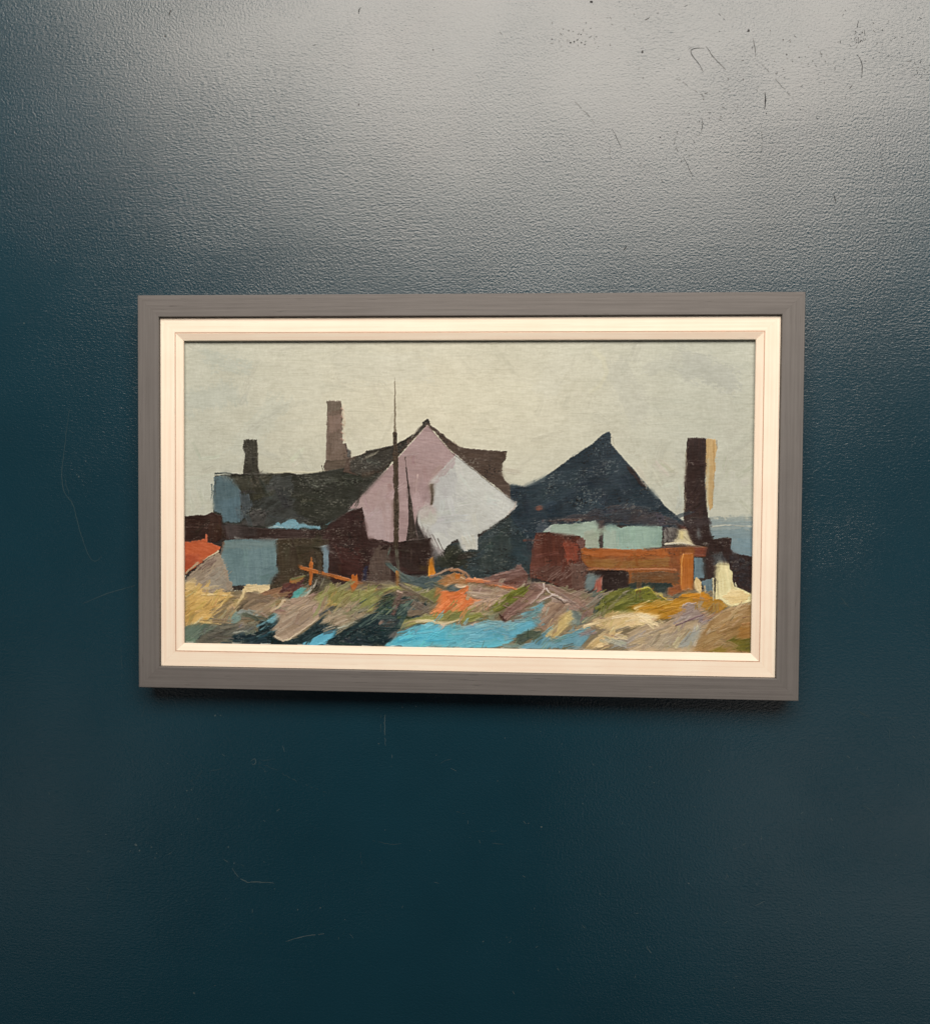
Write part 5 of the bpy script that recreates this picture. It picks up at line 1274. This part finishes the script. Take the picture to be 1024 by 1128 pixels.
def crisp(p, ground, flow):
    """last wet touches: knife edges and fat highlights left standing on the paint"""
    Ln = p.line
    for pts, w, c in [([(240.8, 607.4), (236, 611), (230, 613.6), (224.5, 617.5)], 2.0, (222, 198, 158)),
                      ([(269.6, 650), (266, 659), (260, 669)], 3.2, (230, 202, 148)), ([(253, 656), (243, 667), (236, 674), (226, 684.5)], 3.0, (228, 192, 124)),
                      ([(215, 686.5), (220, 684), (223.4, 680)], 2.0, (230, 208, 156)),
                      ([(303.5, 701), (312, 706), (321, 703), (335, 693), (350, 682)], 1.8, (218, 196, 164)), ([(313, 661.5), (308, 668), (298, 674)], 2.6, (216, 190, 152)),
                      ([(258, 697), (268, 695.5), (282, 699)], 1.8, (164, 162, 144)), ([(373, 692), (382, 689), (392, 685)], 2.0, (188, 186, 162)),
                      ([(598.6, 643), (598.8, 649), (595, 655), (584.5, 665.5)], 1.8, (222, 198, 180)), ([(602, 648), (605, 653), (608, 654.6)], 1.8, (228, 208, 192)),
                      ([(610, 654.3), (602, 658.6), (592.5, 663.5)], 2.0, (226, 208, 192)), ([(608, 654.5), (614, 656.6), (620, 661), (631, 663.3)], 2.0, (226, 204, 188)),
                      ([(459, 684), (472, 684), (488, 687), (498, 686), (505, 682.5)], 3.0, (232, 212, 166)), 
                      ([(744, 688.5), (756, 684), (768, 679), (774, 677)], 1.5, (128, 100, 102)), ([(751, 668), (757, 664.6), (766, 664.6)], 1.8, (198, 176, 162)),
                      ([(474.5, 635), (482, 632.6), (490, 629), (498, 625.8)], 2.4, (168, 140, 114)), ([(502, 644.5), (508, 646.5), (513, 646)], 2.8, (232, 202, 164)),
                      ([(515, 639), (530, 640), (548, 645), (569, 648.5)], 3.4, (216, 132, 84)), ([(438, 651), (443.5, 653.6)], 2.0, (218, 186, 162)),
                      ([(440, 644), (452, 649), (466, 658), (478, 663.5)], 2.6, (124, 108, 90)), ([(700, 650.5), (713, 646.6), (717, 650), (720.5, 654)], 2.0, (192, 178, 72)),
                      ([(727, 656), (733, 661.5)], 2.0, (208, 180, 82)), 
                      ([(609, 656.5), (619, 662.8), (630, 665)], 1.2, (84, 66, 56)),
                      ([(550, 676), (556, 684)], 2.0, (66, 36, 28)), ([(486, 687.4), (489, 690), (486, 694)], 2.4, (228, 194, 164)),
                      
                      ([(340, 653), (345, 645)], 1.8, (204, 198, 180)), ([(336, 657), (344, 650)], 1.6, (222, 204, 174)), ([(346, 648), (351, 642)], 1.5, (44, 38, 32))]:
        Ln(pts, w * 1.1, c, tuple(q * .8 for q in c), w * .5, .9, 1.0, .9, wob=.9)
    # loaded brush marks, light over dark: (x, y, angle, length, width, colour)
    for x, y, a, L, W, c in [
            (305, 697, -33, 20, 3.2, (192, 168, 140)), (309, 690, -33, 24, 3.0, (150, 128, 106)), (312, 684, -31, 22, 3.2, (196, 174, 146)), (316, 677, -30, 24, 3.0, (158, 136, 112)),
            (318, 671, -28, 20, 3.0, (190, 164, 136)), (325, 696, -36, 22, 3.0, (182, 158, 132)), (330, 688, -36, 18, 2.4, (146, 124, 102)), (322, 664, -22, 16, 2.6, (178, 150, 122)),
            (358, 683, -16, 22, 3.0, (184, 162, 132)), (364, 677, -12, 20, 2.6, (150, 134, 108)), (370, 687, -22, 14, 2.2, (196, 176, 146)),
            (212, 650, -38, 14, 3.0, (222, 188, 126)), (208, 668, -32, 16, 3.2, (196, 152, 84)), (216, 664, -36, 18, 2.6, (226, 186, 112)), (206, 680, -30, 14, 3.0, (178, 142, 82)),
            (226, 668, -44, 16, 2.6, (176, 140, 82)), (222, 642, -35, 14, 3.4, (182, 160, 134)), (232, 634, -30, 16, 3.0, (150, 132, 112)), (226, 648, -8, 22, 2.6, (212, 184, 134)),
            (254, 678, -42, 18, 2.6, (176, 150, 106)), (262, 672, -40, 16, 2.4, (92, 80, 62)), (270, 668, -38, 16, 2.6, (160, 136, 106)), (280, 676, -30, 16, 2.6, (172, 148, 118)), (292, 668, -28, 14, 2.6, (186, 160, 126)),
            (230, 700, -20, 20, 3.2, (120, 112, 94)), (244, 692, -10, 18, 2.6, (136, 126, 104)), (212, 702, -40, 14, 3.0, (124, 134, 112)), (260, 703, -12, 22, 2.8, (24, 42, 48)), (286, 702, -20, 16, 2.4, (60, 92, 100)),
            (284, 690, -30, 14, 2.2, (140, 180, 182)), (296, 684, -36, 12, 2.0, (118, 164, 170)),
            (350, 660, -34, 18, 3.0, (168, 160, 98)), (362, 654, -30, 18, 2.8, (124, 120, 68)), (374, 660, -26, 18, 3.0, (174, 162, 104)), (388, 662, -30, 16, 2.6, (132, 128, 74)), (398, 656, -24, 18, 2.6, (172, 164, 100)), (414, 655, -30, 16, 2.4, (120, 126, 78)),
            (384, 700, -34, 22, 2.6, (22, 38, 42)), (396, 690, -36, 24, 2.4, (92, 108, 96)), (404, 698, -34, 22, 2.6, (30, 50, 52)), (410, 682, -40, 22, 2.2, (124, 134, 112)), (418, 690, -36, 18, 2.2, (54, 76, 76)), (426, 676, -44, 16, 2.0, (136, 142, 114)),
            (450, 674, -48, 14, 2.4, (150, 132, 110)), (458, 668, -46, 12, 2.2, (110, 96, 80)), (444, 646, 30, 22, 3.0, (118, 102, 84)),
            (482, 672, -40, 20, 3.0, (240, 148, 96)), (490, 674, -38, 20, 2.6, (200, 102, 56)), (498, 672, -36, 18, 2.8, (236, 150, 98)), (508, 671, -34, 16, 2.6, (214, 128, 80)), (516, 670, -26, 18, 2.6, (220, 180, 148)), (524, 664, -12, 16, 2.4, (186, 156, 132)),
            (516, 653, 4, 30, 2.6, (188, 164, 136)), (526, 658, -4, 26, 2.4, (150, 126, 108)), (534, 642, 4, 28, 2.6, (144, 110, 96)), (546, 637, -12, 24, 2.4, (110, 76, 66)),
            (545, 671, -36, 22, 3.2, (140, 140, 62)), (552, 665, -36, 22, 2.6, (98, 100, 42)),
            (556, 680, -37, 26, 3.0, (160, 128, 112)), (562, 674, -37, 26, 2.6, (118, 90, 78)), (574, 662, -38, 22, 3.0, (154, 122, 106)), (606, 648, 32, 22, 3.0, (164, 134, 116)), (618, 655, 36, 24, 2.6, (128, 100, 86)), (634, 660, 44, 18, 2.8, (160, 128, 110)),
            (594, 688, -42, 22, 3.0, (180, 152, 126)), (600, 686, -42, 24, 2.6, (136, 112, 92)), (612, 678, -40, 18, 2.8, (176, 148, 120)), (602, 700, -42, 20, 2.8, (222, 196, 138)), (610, 700, -44, 20, 2.4, (186, 160, 106)),
            (440, 706, -8, 30, 2.6, (64, 158, 182)), (456, 698, -6, 32, 2.6, (120, 190, 200)), (470, 706, -4, 34, 2.6, (78, 168, 186)), (500, 699, -6, 32, 2.4, (136, 190, 194)), (520, 706, -8, 28, 2.6, (92, 164, 178)), (534, 694, -12, 22, 2.4, (146, 180, 178)),
            (656, 670, -28, 18, 3.0, (140, 136, 62)), (666, 664, -26, 18, 2.6, (84, 86, 38)), (678, 666, -22, 18, 2.8, (150, 144, 70)), (700, 656, -20, 18, 2.6, (104, 104, 42)), (704, 670, -8, 26, 3.0, (202, 146, 48)), (726, 674, -14, 22, 2.8, (164, 116, 40)),
            (752, 656, -2, 26, 3.0, (224, 150, 42)), (764, 660, 8, 22, 2.6, (188, 124, 38)), (748, 664, -20, 16, 2.6, (206, 148, 50)),
            (644, 690, -18, 30, 3.2, (238, 212, 164)), (660, 684, -14, 30, 2.8, (212, 184, 134)), (676, 680, -8, 30, 3.2, (242, 218, 174)), (660, 700, -32, 22, 2.8, (216, 186, 134)), (690, 684, -10, 26, 2.6, (232, 206, 156)), (650, 710, -38, 20, 2.6, (190, 160, 110)),
            (700, 704, -24, 26, 3.2, (200, 178, 144)), (716, 698, -22, 26, 2.8, (160, 140, 114)), (730, 706, -26, 22, 2.8, (194, 172, 138)), (742, 686, -28, 22, 2.8, (176, 158, 146)), (752, 678, -24, 18, 2.4, (140, 120, 112)), (750, 708, -46, 18, 3.0, (162, 164, 156)),
            (784, 690, -24, 24, 3.0, (184, 150, 104)), (792, 698, -24, 24, 2.8, (150, 114, 66)), (796, 684, -20, 24, 2.8, (194, 162, 118)), (776, 708, -26, 24, 2.8, (176, 144, 98)), (806, 692, -20, 18, 2.6, (140, 104, 60)), (806, 674, -16, 18, 2.6, (192, 160, 114))]:
        c1 = np.array(c, np.float32) * .72 + p.pick(x + L * .4 * math.cos(math.radians(a)), y + L * .4 * math.sin(math.radians(a))) * .28
        p.dab(x, y, a, L, W, c1, c1 * .86, .95, .55, .88, .1)
    Ln([(434.9, 420), (435, 450), (435.2, 480)], 1.1, (128, 112, 88), None, 2.6, .7, .2, .8)
    Ln([(435.3, 478), (436, 520), (436.6, 560), (436, 602)], 5.4, (80, 63, 46), (62, 50, 37), 6.2, .5, .4)
    P = p.poly
    P([(473, 533), (477.5, 532), (477.6, 545), (476.8, 556), (474, 556), (474.5, 545)], (84, 70, 57), (108, 92, 75), 90, .7, 1.2, .5, .25)
    P([(446, 508), (448.4, 522), (451.4, 540), (454.5, 560), (458.5, 590), (448, 595), (449.6, 578), (449.5, 545)], (48, 38, 31), (62, 50, 40), 85, .5, 1.2, .4, .3)
    P([(390, 574), (398, 560), (403, 592), (402, 600), (380, 600)], (58, 35, 29), (48, 31, 26), 80, .8, 2, 1, .2, op=.6)
    r = p.rng
    # fat crumbs and short knife ridges in the light colours around them
    for _ in range(110):
        x, y = r.uniform(205, 827), r.uniform(638, 716)
        if not ground(x, y):
            continue
        a = math.radians(flow(x, y) + r.normal(0, 28))
        l_ = r.uniform(2.5, 10)
        c = p.pick(x, y)
        k = r.choice([1.16, 1.09, .9, .82])
        c = np.clip(c * k + (r.normal(0, 5, 3)), 8, 240)
        Ln([(x, y), (x + l_ * math.cos(a), y + l_ * math.sin(a))], r.uniform(.8, 1.7), tuple(c), None, .6, .6, .4, .85)


def build_canvas(parent, w, h, out):
    nx, ny = 1120, 604
    mg = 0.0022
    gx = np.linspace(-w / 2 - mg, w / 2 + mg, nx)
    gz = np.linspace(h / 2 + mg, -h / 2 - mg, ny)
    GX, GZ = np.meshgrid(gx, gz)
    X, Y = to_photo(GX, GZ, np.full(GX.shape, out - DEEP))
    p = Paint(X, Y)
    paint_picture(p)
    C = np.clip(p.C, 2, 250) / 255.0
    lu = C.mean(-1, keepdims=True)
    C = C * (1 - .14 * np.clip((.36 - lu) / .26, 0, 1))
    lin = np.where(C <= .04045, C / 12.92, ((C + .055) / 1.055) ** 2.4)
    lin = np.clip(lin * np.array(PAINT_GAIN), 0.001, .88)
    V = np.empty((nx * ny, 3), np.float32)
    V[:, 0] = GX.ravel()
    V[:, 1] = -(out + np.clip(p.H, 0, 2.0) * RELIEF).ravel()
    V[:, 2] = GZ.ravel()
    idx = np.arange(nx * ny).reshape(ny, nx)
    Q = np.stack([idx[1:, :-1], idx[1:, 1:], idx[:-1, 1:], idx[:-1, :-1]], -1).reshape(-1, 4)
    me = bpy.data.meshes.new("painted_canvas")
    me.vertices.add(nx * ny)
    me.vertices.foreach_set("co", V.ravel())
    me.loops.add(Q.size)
    me.loops.foreach_set("vertex_index", Q.ravel().astype(np.int32))
    me.polygons.add(len(Q))
    me.polygons.foreach_set("loop_start", np.arange(0, Q.size, 4, dtype=np.int32))
    me.polygons.foreach_set("loop_total", np.full(len(Q), 4, np.int32))
    me.update(calc_edges=True)
    me.polygons.foreach_set("use_smooth", np.ones(len(Q), bool))
    at = me.color_attributes.new("pigment", "FLOAT_COLOR", "POINT")
    rgba = np.ones((nx * ny, 4), np.float32)
    rgba[:, :3] = lin.reshape(-1, 3)
    at.data.foreach_set("color", rgba.ravel())
    m, nt, b = material("oil_paint")
    a = nt.nodes.new("ShaderNodeVertexColor")
    a.layer_name = "pigment"
    nt.links.new(a.outputs[0], b.inputs["Base Color"])
    r = ramp(nt, noise(nt, mapped(nt, (1, 1, 1)), 60, 3), [(.3, (.36,) * 3), (.7, (.52,) * 3)])
    nt.links.new(r, b.inputs["Roughness"])
    b.inputs["Specular IOR Level"].default_value = .2
    me.materials.append(m)
    o = bpy.data.objects.new("painted_canvas", me)
    COL.objects.link(o)
    o.parent = parent
    return o


RELIEF = 0.0007


# ------------------------------------------------------------------ assemble
build_wall()

pic = empty("framed_painting", (0, 0, ZC))
pic["label"] = "grey framed oil painting of dark sheds and chimneys hanging on the teal wall"
pic["category"] = "painting"

GREY = {0: rail_material("grey_stained_wood_across", (0.114, 0.109, 0.108), (0.147, 0.141, 0.140), 0, 420, .5, .4, .5),
        2: rail_material("grey_stained_wood_upright", (0.114, 0.109, 0.108), (0.146, 0.141, 0.140), 2, 420, .55, .25, .35)}
CREAM = {0: rail_material("limed_pale_wood_across", (0.83, 0.695, 0.575), (0.88, 0.81, 0.69), 0, 300, .5, .15, .15),
         2: rail_material("limed_pale_wood_upright", (0.83, 0.695, 0.575), (0.88, 0.81, 0.69), 2, 300, .5, .15, .15)}
BARE = matte("rubbed_pink_wood", (0.66, 0.47, 0.36), .6)
F = DEEP
c = 0.0008
outer_profile = [(0.0, 0.0015), (0.0, F - c), (c * .35, F - c * .35), (c, F), (FACE - c, F), (FACE - c * .3, F - c * .3), (FACE, F - c),
                 (FACE, F - 0.016), (FACE - 0.010, F - 0.016), (FACE - 0.010, 0.0015)]
outer = empty("outer_frame", (0, 0, 0), pic)
for side in ("top", "bottom", "left", "right"):
    mitred_rail("frame_rail", side, outer_profile, FW, FH, GREY[0 if side in ("top", "bottom") else 2], outer)

i0 = FACE + 0.0004
A = FACE + LIN_FLAT
B = A + LIN_BEV
lf = F - 0.0042                      # level of the slip's flat
g = 0.0006
liner_profile = [(i0, lf - 0.0085), (i0, lf), (A - g, lf), (A - g * .5, lf - g), (A, lf - g * .6), (A + .0005, lf - g * .2),
                 (B - .0006, lf - 0.0029), (B, lf - 0.0036), (B, lf - 0.0058), (B - 0.006, lf - 0.0058), (B - 0.006, lf - 0.0085)]
liner = empty("inner_liner", (0, 0, 0), pic)
for side in ("top", "bottom", "left", "right"):
    mitred_rail("liner_rail", side, liner_profile, FW, FH, CREAM[0 if side in ("top", "bottom") else 2], liner, (2, 3, 4), BARE)
CANVAS_OUT = lf - 0.0078
build_canvas(pic, FW - 2 * B, FH - 2 * B, CANVAS_OUT)
bw, bh, by = FW / 2 - 0.012, FH / 2 - 0.012, 0.004
bk = [(-bw, -by, -bh), (bw, -by, -bh), (bw, -by, bh), (-bw, -by, bh), (-bw, -.0018, -bh), (bw, -.0018, -bh), (bw, -.0018, bh), (-bw, -.0018, bh)]
mesh_obj("backing_board", bk, [(0, 1, 2, 3), (7, 6, 5, 4), (0, 4, 5, 1), (1, 5, 6, 2), (2, 6, 7, 3), (3, 7, 4, 0)],
         [matte("brown_board", (0.22, 0.15, 0.09))], pic)

# ------------------------------------------------------------------ light
def area(name, loc, target, sx, sy, power, color):
    l = bpy.data.lights.new(name, "AREA")
    l.shape = "RECTANGLE"
    l.size, l.size_y = sx, sy
    l.energy = power
    l.color = color
    o = bpy.data.objects.new(name, l)
    COL.objects.link(o)
    o.location = loc
    d = Vector(target) - Vector(loc)
    o.rotation_euler = d.to_track_quat("-Z", "Y").to_euler()
    return o


key = area("ceiling_lamp", (0.28, -2.25, ZC + 1.82), (0.28, 0, ZC + 1.82), 3.5, 1.95, 170, (1.0, 0.88, 0.765))
key.data.shape = "ELLIPSE"
# faint bounce from the lit floor on either side, seen only as a soft sheen low on the wall
area("floor_bounce", (1.25, -2.3, ZC - 1.15), (0.4, 0, ZC - .3), 1.3, 0.8, 2.1, (1.0, 0.92, 0.84))
area("floor_bounce", (-1.6, -2.3, ZC - 1.1), (-.4, 0, ZC - .3), 0.7, 0.8, 0.8, (1.0, 0.92, 0.84))
AMB, AMB_S = (0.85, 0.93, 1.0), 0.025


world = bpy.data.worlds.new("World")
sc.world = world
world.use_nodes = True
world.node_tree.nodes["Background"].inputs[0].default_value = (*AMB, 1)
world.node_tree.nodes["Background"].inputs[1].default_value = AMB_S

# ------------------------------------------------------------------ camera
cam = bpy.data.cameras.new("camera")
co = bpy.data.objects.new("camera", cam)
COL.objects.link(co)
cam.sensor_fit = "VERTICAL"
cam.sensor_height = 36.0
cam.lens = 36.0 * FPX / 1128.0
cam.clip_start, cam.clip_end = 0.01, 50
T = np.array([[1, 0, 0], [0, 0, -1], [0, 1, 0]], float)
R3 = T @ RC
M = Matrix.Identity(4)
for i in range(3):
    for j in range(3):
        M[i][j] = R3[i, j]
M[0][3], M[1][3], M[2][3] = CAMP[0], -(CAMP[2] + DEEP), CAMP[1] + ZC
co.matrix_world = M
sc.camera = co

sc.render.engine = "CYCLES"
sc.view_settings.view_transform = "Standard"
sc.view_settings.look = "None"
sc.view_settings.exposure = 0
sc.view_settings.gamma = 1
sc.cycles.max_bounces = 6
